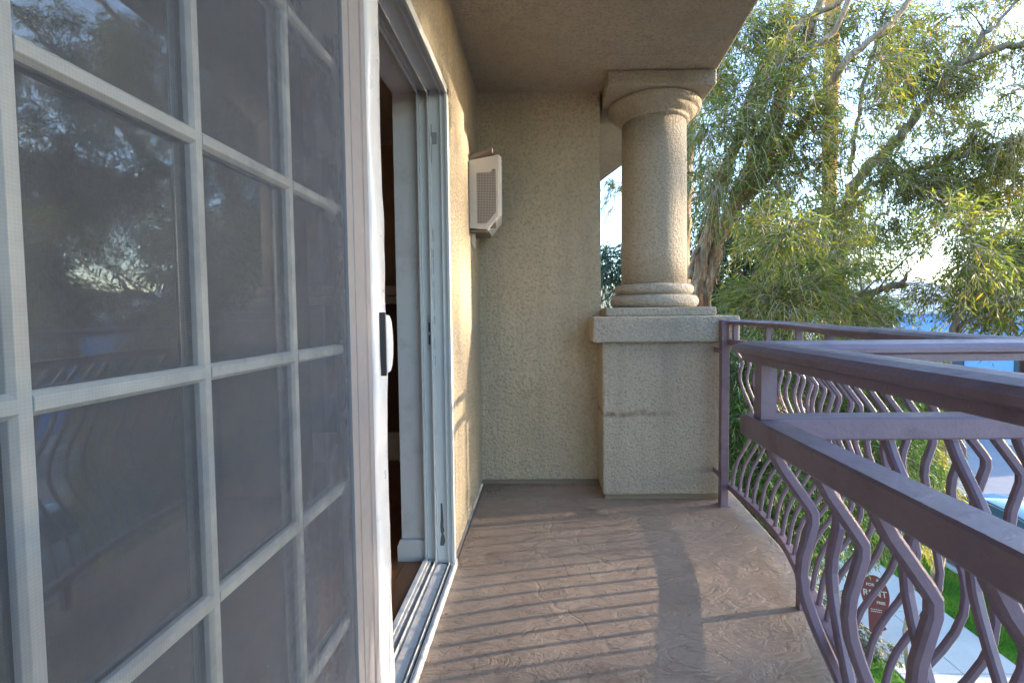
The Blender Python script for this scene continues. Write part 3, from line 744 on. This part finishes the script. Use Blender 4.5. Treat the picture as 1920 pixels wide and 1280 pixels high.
def connect(limbs, blobs, m, r_=.012, seed=0):
    """secondary branches from the limbs to each blob of leaves"""
    rnd = random.Random(seed); pts = [p for L_ in limbs for p in L_[0][len(L_[0])//4:]]
    for c, rr, n in blobs:
        c = Vector(c); ps = sorted(pts, key=lambda p: (p-c).length)[:3]
        for s_ in range(2):
            p = ps[rnd.randrange(len(ps))]
            if (p-c).length > 3.5: continue
            e = c+Vector([rnd.uniform(-1, 1)*rr[i]*.6 for i in range(3)])
            mid = (p+e)/2+Vector((rnd.uniform(-.15, .15), rnd.uniform(-.15, .15), rnd.uniform(0, .25)))
            q = [p, p.lerp(mid, .5)+Vector((0, 0, .05)), mid, mid.lerp(e, .55)+Vector((rnd.uniform(-.08, .08), 0, .04)), e]
            m.tube(q, [r_, r_*.85, r_*.65, r_*.45, r_*.25], 5)
def tree(name, label, limbs, blobs, barkm, leafm, nleaf=13, length=.42, L=.12, W=.015, seed=1, tint=.4, group=None, base=None, droop=.55, spread=1.15, fine=False, flakes=0):
    if base is None: base = limbs[0][0][0]
    t = thing(name, label, 'tree', tuple(base), group)
    m = M()
    if flakes:
        rf = random.Random(seed+5); fk = M()
        for pts, rr in limbs[:2]:
            for i in range(2, len(pts)-8):
                for _ in range(flakes):
                    ax = (pts[i+1]-pts[i]).normalized(); a_ = rf.uniform(0, 6.283); u_ = ax.orthogonal().normalized(); v_ = ax.cross(u_)
                    o_ = (u_*math.cos(a_)+v_*math.sin(a_)); tg = ax.cross(o_); p_ = pts[i].lerp(pts[i+1], rf.random())+o_*rr[i]*1.02
                    w_ = rf.uniform(.012, .04); h_ = rf.uniform(.05, .2); lift = o_*rf.uniform(.01, .06)
                    fk.add([p_-tg*w_+ax*h_, p_+tg*w_+ax*h_*.9, p_+tg*w_*.6+lift-ax*h_*.4, p_-tg*w_*.8+lift*.7-ax*h_*.6], [(0, 1, 2, 3)])
        fo_ = make('peeling_bark', fk, FLAKE, t, fix=False); fo_['kind'] = 'stuff'
    for pts, rr in limbs: m.tube(pts, rr, 12 if max(rr) > .05 else 7)
    connect(limbs, blobs, m, seed=seed)
    make('trunk', m, barkm, t, fix=False)
    r = np.random.default_rng(seed)
    P_, D_ = blob_points(blobs, r, fine)
    V, Fq, T, TV, TF = sprays(P_, D_, nleaf, length, L, W, droop, tint, .17, seed, spread)
    o_ = np.array(origin_of(t))
    c = link('crown', fast_mesh('crown', V-o_, Fq, T), leafm, t); c['kind'] = 'stuff'
    tw = link('twigs', fast_mesh('twigs', TV-o_, TF), TWIG, t); tw['kind'] = 'stuff'
    return t
DENS = 1.9
def B(px, py, d, r, n, sq=1.0, dp=.8):
    n = int(n*DENS); c = at(px, py, d); s_ = d/F_PX*r
    return (tuple(c), (s_, s_*dp, s_*sq), n)

# ------------------------------------------------------------------ trees
random.seed(21)
# the leaning twin trunk paperbark beside the column
D1 = 7.0
A1 = limb([(1275, 900, D1), (1288, 740, D1), (1312, 590, D1), (1338, 480, D1), (1370, 400, D1), (1402, 330, D1), (1432, 262, D1), (1462, 190, 7.1), (1500, 95, 7.2), (1545, -10, 7.3), (1600, -140, 7.4)], .145, .05, wob=.02)
A2 = limb([(1292, 640, D1-.1), (1312, 510, D1-.05), (1328, 430, D1-.1), (1346, 360, D1), (1372, 290, D1), (1402, 210, D1), (1435, 135, 7.1), (1470, 40, 7.2), (1500, -80, 7.2)], .105, .045, wob=.02)
A3 = limb([(1415, 240, 7.0), (1440, 165, 6.8), (1468, 95, 6.7), (1510, 38, 6.6), (1570, 5, 6.5), (1640, -60, 6.4)], .055, .03)
A4 = limb([(1440, 300, 6.9), (1466, 215, 6.7), (1495, 140, 6.6), (1520, 98, 6.5), (1575, 42, 6.4), (1600, -60, 6.4)], .06, .035)
A5 = limb([(1400, 370, 7.0), (1462, 300, 6.7), (1505, 235, 6.5), (1545, 172, 6.4), (1580, 118, 6.3), (1640, 70, 6.3), (1700, 10, 6.3), (1760, -60, 6.3)], .075, .03)
A6 = limb([(1365, 425, 6.9), (1388, 395, 6.8), (1412, 372, 6.7)], .035, .018)
A7 = limb([(1290, 520, 6.9), (1305, 470, 6.9), (1322, 440, 6.9)], .03, .04)
A8 = limb([(1287, 320, 6.6), (1310, 328, 6.6), (1335, 345, 6.7), (1352, 372, 6.8)], .018, .03)
bl = []
rb = random.Random(4)
for px, py, r, n in [(1395, 45, 60, 85), (1340, 110, 45, 60), (1440, 90, 45, 60), (1380, 190, 55, 65), (1330, 240, 45, 60), (1450, 220, 60, 90), (1520, 160, 60, 70), (1500, 60, 55, 50), (1615, 60, 45, 40),
                     (1420, 300, 55, 80), (1340, 330, 40, 50), (1500, 270, 60, 90), (1600, 215, 45, 35), (1640, 40, 50, 55), (1520, 30, 50, 50), (1625, 130, 50, 50), (1480, 130, 50, 60), (1400, 130, 50, 60), (1450, 10, 60, 60), (1600, 400, 50, 60), (1400, 400, 45, 50), (1480, 350, 60, 95), (1310, 180, 35, 45)]:
    bl.append(B(px, py, 7.5+rb.uniform(-.6, .9) if rb.random() < .75 else 6.3, r*1.08, int(n*.85), .9))
tree('paperbark_tree', 'leaning paperbark tree with twin peeling trunks just right of the round column', [A1, A2, A3, A4, A5, A6, A7, A8], bl, PAPERBARK, LEAF_A, seed=3, tint=.50, L=.115, W=.017, flakes=7)
# second tree: limbs crossing from the lower middle up to the right
D2 = 8.0
Bt = limb([(1560, 1000, 9.0), (1562, 760, 8.8), (1566, 600, 8.6), (1575, 480, 8.4), (1588, 390, 8.3), (1612, 330, 8.2), (1655, 290, 8.1), (1690, 255, 8.0), (1730, 200, 8), (1770, 150, 7.9), (1815, 113, 7.8), (1870, 92, 7.7), (1960, 70, 7.6), (2060, 20, 7.5)], .13, .04)
B2_ = limb([(1570, 420, 8.3), (1610, 365, 8.1), (1655, 335, 7.9), (1748, 312, 7.7), (1815, 292, 7.6), (1925, 258, 7.5), (2050, 215, 7.4)], .05, .025)
B3_ = limb([(1812, 115, 7.8), (1840, 75, 7.7), (1880, 35, 7.6), (1930, -30, 7.6)], .04, .02)
B4_ = limb([(1590, 330, 8.2), (1605, 260, 8.1), (1612, 180, 8.0), (1650, 60, 8.0), (1680, -60, 8.0)], .045, .02)
B5_ = limb([(1566, 562, 6.6), (1610, 553, 6.5), (1660, 541, 6.4), (1692, 533, 6.35)], .040, .048)
B6_ = limb([(1692, 533, 6.35), (1700, 515, 6.3), (1712, 500, 6.3)], .045, .004, wob=.01)
bl = []
for px, py, r, n in [(1660, 120, 55, 60), (1720, 60, 60, 75), (1700, 170, 55, 65), (1640, 200, 45, 45), (1740, 210, 60, 85), (1800, 30, 40, 30), (1880, 40, 50, 65), (1900, 110, 45, 60), (1850, 170, 35, 35), (1740, 130, 40, 45),
                     (1760, 290, 65, 90), (1830, 250, 45, 50), (1900, 230, 55, 75), (1880, 310, 60, 85), (1690, 300, 55, 55), (1650, 400, 60, 85), (1730, 390, 65, 100), (1800, 370, 55, 85), (1870, 400, 65, 100), (1950, 350, 70, 90),
                     (1610, 300, 45, 45), (1700, 350, 60, 70), (1790, 330, 60, 70), (1840, 330, 55, 60), (1920, 300, 60, 70), (1780, 100, 40, 30), (1700, 110, 50, 40), (1850, 30, 45, 40), (1980, 150, 80, 70), (2050, 60, 80, 70), (2050, 260, 90, 100), (2150, 150, 110, 90), (2180, 330, 110, 110), (1990, 440, 80, 100), (2280, 220, 120, 90)]:
    bl.append(B(px, py, 8.0+rb.uniform(-.9, .9), r*1.05, int(n*.88), .8))
tree('willow_leaved_tree', 'tall willow leaved tree whose thin limbs reach up to the right, sky showing through', [Bt, B2_, B3_, B4_, B5_, B6_], bl, GREYBARK, LEAF_A, seed=8, tint=.52, L=.12, W=.017)
# low yellow green curtain of foliage just above the handrail
bl = []
for px, py, r, n in [(1425, 585, 50, 80), (1470, 550, 60, 110), (1540, 520, 60, 105), (1480, 440, 60, 95), (1560, 430, 55, 80), (1600, 480, 40, 50), (1620, 600, 55, 85), (1550, 590, 55, 90), (1760, 530, 60, 95),
                     (1790, 450, 55, 85), (1860, 480, 65, 110), (1830, 570, 65, 110), (1910, 560, 60, 100), (1900, 440, 50, 80), (1980, 520, 70, 110), (2060, 440, 90, 120), (2100, 560, 90, 110), (2220, 480, 110, 110)]:
    bl.append(B(px, py, 5.6+rb.uniform(-.8, .9), r, int(n*.72), .75))
C1 = limb([(1760, 1100, 6.4), (1765, 900, 6.3), (1775, 740, 6.2), (1790, 620, 6.1), (1830, 520, 6.0), (1880, 430, 5.9)], .07, .02)
C2 = limb([(1775, 740, 6.2), (1700, 640, 6.0), (1600, 570, 5.9), (1480, 530, 5.8), (1400, 540, 5.8)], .03, .01)
C3 = limb([(1790, 620, 6.1), (1900, 560, 5.9), (2020, 500, 5.8), (2150, 450, 5.8)], .03, .012)
tree('olive_leaved_tree', 'low spreading tree with drooping olive and yellow leaves filling the view above the handrail', [C1, C2, C3], bl, GREYBARK, LEAF_Y, seed=15, tint=.36, L=.10, W=.017, droop=.35, length=.34, spread=1.35)
# dark tree behind
bl = []
for px, py, r, n in [(1310, 470, 60, 120), (1380, 500, 70, 140), (1450, 420, 80, 150), (1340, 400, 60, 90), (1340, 560, 80, 150), (1420, 580, 90, 160), (1520, 480, 80, 150), (1530, 590, 90, 150), (1300, 320, 45, 50), (1600, 560, 60, 80), (1150, 500, 22, 60), (1180, 520, 40, 90), (1240, 500, 60, 120)]:
    bl.append(B(px, py, 13+rb.uniform(-1.5, 1.5), r, n, .85))
E1 = limb([(1345, 880, 13), (1350, 700, 13), (1365, 560, 13), (1400, 440, 13)], .2, .06)
E2 = limb([(1430, 860, 12.6), (1433, 640, 12.6), (1434, 480, 12.6), (1433, 372, 12.6)], .17, .13)
tree('evergreen_tree', 'dark bluish evergreen trees mass with a snapped tan trunk behind the leaning trunks', [E1, E2], bl, PAPERBARK, LEAF_B, seed=22, tint=.35, L=.2, W=.04, length=.7)
# straight pale trunk partly behind the column
G1 = limb([(1276, 900, 9.5), (1280, 600, 9.5), (1284, 420, 9.5), (1290, 280, 9.5), (1297, 170, 9.5), (1303, 40, 9.5), (1310, -60, 9.5)], .13, .10)
bl = [B(1330, 290, 9.3, 45, 60), B(1320, 200, 9.4, 50, 60), B(1350, 60, 9.5, 55, 60), B(1150, 370, 8.5, 16, 14, 1.6), B(1158, 345, 8.5, 14, 10, 1.5)]
tree('slim_tree', 'slim pale trunk standing tight behind the right edge of the column', [G1], bl, PAPERBARK, LEAF_B, seed=31, tint=.6)

# palm trunk, sunlit orange comes from its bark colour
pt = thing('palm_tree', 'tall straight palm trunk with sunlit orange painted into its bark rising behind the limbs', 'palm', tuple(at(1548, 900, 15)))
pts = [at(1548, 900, 15), at(1551, 600, 15), at(1556, 300, 15), at(1561, 0, 15), at(1566, -200, 15), at(1568, -330, 15)]
pm = M(); dense = []
for a, b in zip(pts, pts[1:]):
    for j in range(22): dense.append(a.lerp(b, j/22))
dense.append(pts[-1])
pm.tube(dense, [.215+.018*math.sin(i*2.1)+random.uniform(-.012, .012) for i in range(len(dense))], 16)
make('trunk', pm, PALMBARK_SUNLIT, pt, fix=False)
fr_ = M(); top = pts[-1]
for k in range(26):
    a = k*2.4; el = random.uniform(-.5, 1.1); d = Vector((math.cos(a)*math.cos(el), math.sin(a)*math.cos(el), math.sin(el)))
    sp_ = [top+d*(s_*2.6)+Vector((0, 0, -1.3*s_*s_)) for s_ in [i/8 for i in range(9)]]
    for i in range(8):
        s_ = (sp_[i+1]-sp_[i]); sd_ = s_.cross(Vector((0, 0, 1))).normalized()
        for q in (-1, 1):
            for jj in range(3):
                p_ = sp_[i].lerp(sp_[i+1], jj/3); e_ = p_+sd_*q*.55*(1-i/10)+s_*.8+Vector((0, 0, -.12))
                fr_.add([p_, p_+s_*.12, e_], [(0, 1, 2)])
fo = make('fronds', fr_, mat('palm_frond', (.07, .11, .035), .6), pt, fix=False); fo['kind'] = 'stuff'

# hedge below the railing
bl = []
for px, py, d, r, n in [(1400, 700, 4.8, 70, 170), (1400, 800, 4.6, 80, 190), (1420, 900, 4.5, 80, 190), (1460, 1000, 4.4, 80, 170), (1500, 720, 5.0, 80, 190), (1510, 830, 4.8, 90, 200), (1530, 940, 4.7, 80, 180), (1600, 720, 5.2, 80, 180),
                        (1610, 840, 5.0, 80, 180), (1600, 930, 5.0, 70, 130), (1690, 740, 5.5, 70, 140), (1680, 850, 5.3, 65, 140), (1665, 950, 5.3, 50, 90), (1640, 990, 5.2, 45, 70)]:
    bl.append(B(px, py, d, r*.9, int(n*2.3), .9, .7))
H1 = limb([(1500, 1500, 4.9), (1505, 1200, 4.9), (1510, 950, 4.9), (1500, 760, 5.0)], .05, .02)
H2 = limb([(1505, 1200, 4.9), (1600, 960, 5.1), (1660, 780, 5.3)], .04, .015)
tree('yew_pine_shrub', 'dense green shrub with needle like leaves filling the gap behind the railing bars', [H1, H2], bl, GREYBARK, LEAF_H, nleaf=22, length=.20, L=.065, W=.009, seed=41, tint=.55, droop=.25)
bl = [B(1715, 880, 6.0, 45, 150), B(1720, 800, 6.2, 45, 140), B(1712, 960, 5.9, 40, 130), B(1725, 1000, 6.0, 24, 60), B(1730, 730, 6.3, 40, 90)]
tree('golden_shrub', 'yellow green shrub catching sun at the street end of the dense green shrub', [limb([(1700, 1250, 6.0), (1705, 1050, 6.0), (1715, 860, 6.1)], .03, .01)], bl, GREYBARK, LEAF_Y, nleaf=18, length=.22, L=.07, W=.009, seed=43, tint=.6, droop=.25)
# small variegated bush at the pavement edge
bc = Vector((4.55, 6.95, GZ)); bl = [((4.5, 7.0, GZ+.3), (.30, .45, .28), 150), ((4.75, 6.5, GZ+.2), (.22, .35, .2), 90), ((4.6, 7.6, GZ+.35), (.3, .4, .3), 120)]
tm = [([bc, bc+Vector((0, 0, .15)), bc+Vector((.02, .03, .35))], [.015, .012, .006])]
LEAF_V = leaf_material('variegated_leaf', [(0, (.03, .06, .025)), (.5, (.09, .13, .07)), (.75, (.35, .34, .26)), (1, (.55, .50, .40))], .2)
tree('variegated_bush', 'low cream and green variegated bush at the pavement edge below the sign', tm, bl, GREYBARK, LEAF_V, nleaf=10, length=.12, L=.06, W=.022, seed=51, tint=.5, droop=.2)

# ------------------------------------------------------------------ rental sign
RED = paint('sign_red', (.10, .014, .010), .5, (.10, .02, .02), .3); CREAM = mat('sign_cream', (.36, .31, .24), .6)
sgd = 6.9
sc0 = at(1641, 1116, sgd)
sign = thing('rental_sign', 'dark red key shaped RENT sign on a stake beside the pavement', 'sign', (sc0.x, sc0.y, GZ))
ux = Vector((.80, -.60, 0)); ux = (CR*.94+Vector((0, 0, -.34))).normalized(); nrm_ = Vector((-.55, -.55, .62)).normalized()
ux = (ux-nrm_*ux.dot(nrm_)).normalized(); uz = nrm_.cross(ux).normalized()
if uz.z < 0: uz = -uz
k = sgd/F_PX
def SP(a, b, off=0): return sc0+ux*(a*k)+uz*(b*k)+nrm_*off
ol = [(22.5*math.cos(t_), 33*math.sin(t_)+3) for t_ in [rad(-55+i*290/30) for i in range(31)]]
ol = ol+[(-14, -34), (-15, -62), (-9, -66), (-4, -60), (2, -66), (5, -58), (12, -54), (8, -46), (13, -40)]
bmv = M(); n = len(ol)
bmv.add([SP(a, b, .012) for a, b in ol]+[SP(a, b, -.012) for a, b in ol], [tuple(range(n)), tuple(range(n, 2*n))[::-1]]+[(i, n+i, n+(i+1) % n, (i+1) % n) for i in range(n)])
bd = make('board', bmv, RED, sign)
def text(body, size, pos, name='lettering', bold=True, ang=0):
    cu = bpy.data.curves.new(name, 'FONT'); cu.body = body; cu.size = size*k; cu.align_x = 'CENTER'; cu.align_y = 'CENTER'; cu.extrude = .001; cu.offset = .0015 if bold else 0
    tmp = bpy.data.objects.new(name, cu); C.objects.link(tmp); dg = bpy.context.evaluated_depsgraph_get()
    me = bpy.data.meshes.new_from_object(tmp.evaluated_get(dg)); bpy.data.objects.remove(tmp)
    R3 = Matrix((ux, uz, nrm_)).transposed().to_4x4(); org = SP(*pos, .0145)-Vector(sign.location)
    me.transform(Matrix.Translation(org) @ R3 @ Matrix.Rotation(ang, 4, 'Z')); me.materials.clear()
    return link(name, me, CREAM, bd)
text('RENT', 15.5, (0, 3)); text('FREE', 6.5, (8, -12)); text('FOR', 7, (-6, 18)); text('*', 14, (7, 24))
ln = M()
for b0 in (-25.0, -28.5):
    q = -9.0
    while q < 7: 
        w_ = random.uniform(1.2, 2.6); a0 = [SP(q, b0, .0150), SP(q+w_, b0, .0150), SP(q+w_, b0+1.5, .0150), SP(q, b0+1.5, .0150)]; ln.add(a0, [(0, 1, 2, 3)]); q += w_+.7
make('small_print', ln, CREAM, bd, fix=False)
make('stake', M().tube([SP(-3, -40, -.02), Vector((SP(-3, -40).x+.02, SP(-3, -40).y+.05, GZ-.05))], .018, 8), CREAM, sign)

# ------------------------------------------------------------------ parked car
def car_paint():
    m = mat('car_paint_blue', (.24, .32, .40), .22, .35); m.node_tree.nodes['Principled BSDF'].inputs['Coat Weight'].default_value = 1.0; return m
CARP = car_paint(); CGL = mat('car_glass', (.04, .07, .09), .05); TYRE = mat('tyre_rubber', (.02, .02, .02), .8); CHR = mat('wheel_alloy', (.5, .5, .5), .3, .8)
cx0, cy0, cz0 = 9.02, 8.95, GZ-.088
car = thing('parked_car', 'light blue saloon car parked by the kerb below the railing', 'car', (cx0, cy0, cz0))
# sections along y: (y, half width at sill, half width at shoulder, z sill, z shoulder, z top centre)
secs = [(-2.30, .62, .66, .38, .62, .70), (-2.22, .74, .80, .25, .74, .84), (-1.9, .80, .86, .22, .86, .98), (-1.4, .83, .89, .20, .90, 1.02), (-.6, .84, .90, .20, .92, 1.00), (.4, .84, .90, .20, .92, .98), (.95, .84, .90, .20, .91, .99), (1.6, .82, .88, .20, .84, .92), (2.05, .76, .83, .22, .74, .80), (2.28, .62, .70, .30, .60, .66), (2.36, .5, .58, .38, .52, .56)]
V = []; Fs = []; nsec = 12
for y_, w1, w2, z1, z2, z3 in secs:
    half = [(w1*.9, z1-.02), (w1, z1+.04), (w2, (z1+z2)/2), (w2*.985, z2-.04), (w2*.93, z2+.015), (w2*.55, z3-.005)]
    ring_ = half+[(-a, b) for a, b in half[::-1]]
    V += [(cx0+a, cy0+y_, cz0+b) for a, b in ring_]
for i in range(len(secs)-1):
    for k_ in range(nsec): Fs.append((i*nsec+k_, i*nsec+(k_+1) % nsec, (i+1)*nsec+(k_+1) % nsec, (i+1)*nsec+k_))
Fs += [tuple(range(nsec)), tuple((len(secs)-1)*nsec+k_ for k_ in range(nsec))]
body = make('body', M().add(V, Fs, True), CARP, car); ss = body.modifiers.new('sub', 'SUBSURF'); ss.levels = ss.render_levels = 2
roof = [(-1.75, .74, .97, .60), (-1.15, .70, 1.30, .56), (-.6, .70, 1.42, .58), (-.1, .70, 1.44, .58), (.35, .70, 1.38, .56), (1.18, .76, .97, .62)]
def ringr(y_, w_, z_, t_): return [(w_+.08, .93), (t_, z_), (-t_, z_), (-w_-.08, .93)]
V = []; Fs = []
for y_, w_, z_, t_ in roof: V += [(cx0+a, cy0+y_, cz0+b) for a, b in ringr(y_, w_, z_, t_)]
for i in range(len(roof)-1):
    for k_ in range(4): Fs.append((i*4+k_, i*4+(k_+1) % 4, (i+1)*4+(k_+1) % 4, (i+1)*4+k_))
make('cabin_glass', M().add(V, Fs, True), CGL, car)
V = []; Fs = []
rr_ = [r__ for r__ in roof if -1.2 < r__[0] < .4]
for y_, w_, z_, t_ in rr_: V += [(cx0+a, cy0+y_, cz0+b) for a, b in ((t_+.02, z_-.03), (t_-.03, z_+.012), (0, z_+.03), (-t_+.03, z_+.012), (-t_-.02, z_-.03), (0, z_-.02))]
for i in range(len(rr_)-1):
    for k_ in range(6): Fs.append((i*6+k_, i*6+(k_+1) % 6, (i+1)*6+(k_+1) % 6, (i+1)*6+k_))
Fs += [tuple(range(6)), tuple((len(rr_)-1)*6+k_ for k_ in range(6))]
make('roof', M().add(V, Fs, True), CARP, car)
for s_ in (-1, 1):
    make('pillar', M().tube([(cx0+s_*.575, cy0+.36, cz0+1.38), (cx0+s_*.80, cy0+1.16, cz0+.95)], .03, 6), CARP, car)
    make('pillar', M().tube([(cx0+s_*.575, cy0-1.14, cz0+1.30), (cx0+s_*.80, cy0-1.72, cz0+.97)], .035, 6), CARP, car)
    make('side_mirror', M().box(cx0+s_*.88, cx0+s_*1.03, cy0+.72, cy0+.84, cz0+.92, cz0+1.06), CARP, car, .03, 3)
    make('headlight', M().box(cx0+s_*.48, cx0+s_*.72, cy0+2.10, cy0+2.30, cz0+.56, cz0+.68), CHR, car, .03)
    for yy in (-1.38, 1.38):
        wv2 = M(); n = 24
        wh = M().tube([(cx0+s_*.70, cy0+yy, cz0+.32), (cx0+s_*.90, cy0+yy, cz0+.32)], .32, 24, smooth=False)
        wo = make('wheel', wh, TYRE, car, .02); make('rim', M().tube([(cx0+s_*.895, cy0+yy, cz0+.32), (cx0+s_*.912, cy0+yy, cz0+.32)], .20, 20, smooth=False), CHR, wo)
for yy in (.25, 1.12): pass
make('wiper', M().tube([(cx0-.3, cy0+1.13, cz0+1.005), (cx0+.35, cy0+1.10, cz0+1.04)], .008, 5), BLACK, car)

# ------------------------------------------------------------------ far side of the street
BLUEP = paint('blue_wall_paint', (.13, .30, .68), .6, (.08, .22, .6), .3)
bb_ = thing('blue_building', 'bright blue painted low building across the street seen beneath the handrail', 'building', (24, 24, GZ))
make('wall', M().box(20.2, 30, 17, 31, GZ, .9), BLUEP, bb_)
make('roof', M().box(20.0, 30.2, 16.8, 31.2, .902, 1.05), mat('flat_roof', (.45, .45, .47), .8), bb_)
for yy in (18.5, 22.5, 26.5): make('window', M().box(20.14, 20.22, yy, yy+1.6, -1.6, -.2), CGL, bb_)
hs_ = thing('white_house', 'white house with a pale hipped roof far across the street behind the broken branch', 'house', (27, 38, GZ))
make('wall', M().box(21, 34, 34, 44, GZ, 1.9), mat('white_render', (.72, .72, .74), .8), hs_)
make('roof', M().add([(20.5, 33.5, 1.9), (34.5, 33.5, 1.9), (34.5, 44.5, 1.9), (20.5, 44.5, 1.9), (25, 39, 3.7), (30, 39, 3.7)], [(0, 1, 5, 4), (1, 2, 5), (2, 3, 4, 5), (3, 0, 4), (0, 3, 2, 1)]), mat('pale_roof', (.52, .53, .58), .7), hs_)
for xx_ in (22.5, 25.5, 28.5): make('window', M().box(xx_, xx_+1.3, 33.93, 34.02, -.4, 1.1), CGL, hs_)
# dry hill
r = np.random.default_rng(5); nx, ny = 60, 16
X, Y_ = np.meshgrid(np.linspace(-80, 180, nx), np.linspace(85, 150, ny), indexing='ij')
Z = GZ-.3+10*np.sin((Y_-85)/65*np.pi)**.7*(1+.25*np.sin(X*.06)+.12*np.sin(X*.17+1))+r.normal(0, .25, X.shape)
ii = np.arange(nx*ny).reshape(nx, ny)
Fh = np.stack([ii[:-1, :-1], ii[1:, :-1], ii[1:, 1:], ii[:-1, 1:]], -1).reshape(-1, 4)
link('hillside', fast_mesh('hillside', np.stack([X, Y_, Z], -1).reshape(-1, 3), Fh), ground_mat('dry_hill', (.34, .26, .17), (.16, .17, .08), .08, .2), kind='structure')

# ------------------------------------------------------------------ unseen trees added on the sun side to dim balcony and door
def shade_tree(label, x, y, zc, rr, n, L, W, seed, gz=GZ, nleaf=14, length=1.6, fine=True):
    base = Vector((x, y, gz)); c = Vector((x, y, zc))
    l1 = ([base, base.lerp(c, .5), c, c+Vector((.1, .2, rr[2]*.7))], [.22, .17, .11, .03])
    bl = []
    rnd = random.Random(seed)
    for i in range(9):
        q = Vector([rnd.uniform(-.5, .5)*v for v in rr]); bl.append((tuple(c+q), tuple(v*.72 for v in rr), n//9))
    tree('added_shade_tree', label, [l1], bl, GREYBARK, LEAF_A, nleaf=nleaf, length=length, L=L, W=W, seed=seed, tint=.4, fine=fine)
shade_tree('unseen bushy tree added on the grass strip to keep the sun off the door', 7.2, -.28, 3.95, (2.0, 3.0, 2.05), 12000, .20, .10, 61, length=.45)
shade_tree('unseen loose crowned tree added far across the street to dim the sun on the balcony', 38, 6.6, 9.5, (3, 3.6, 6.0), 740, .34, .12, 62)
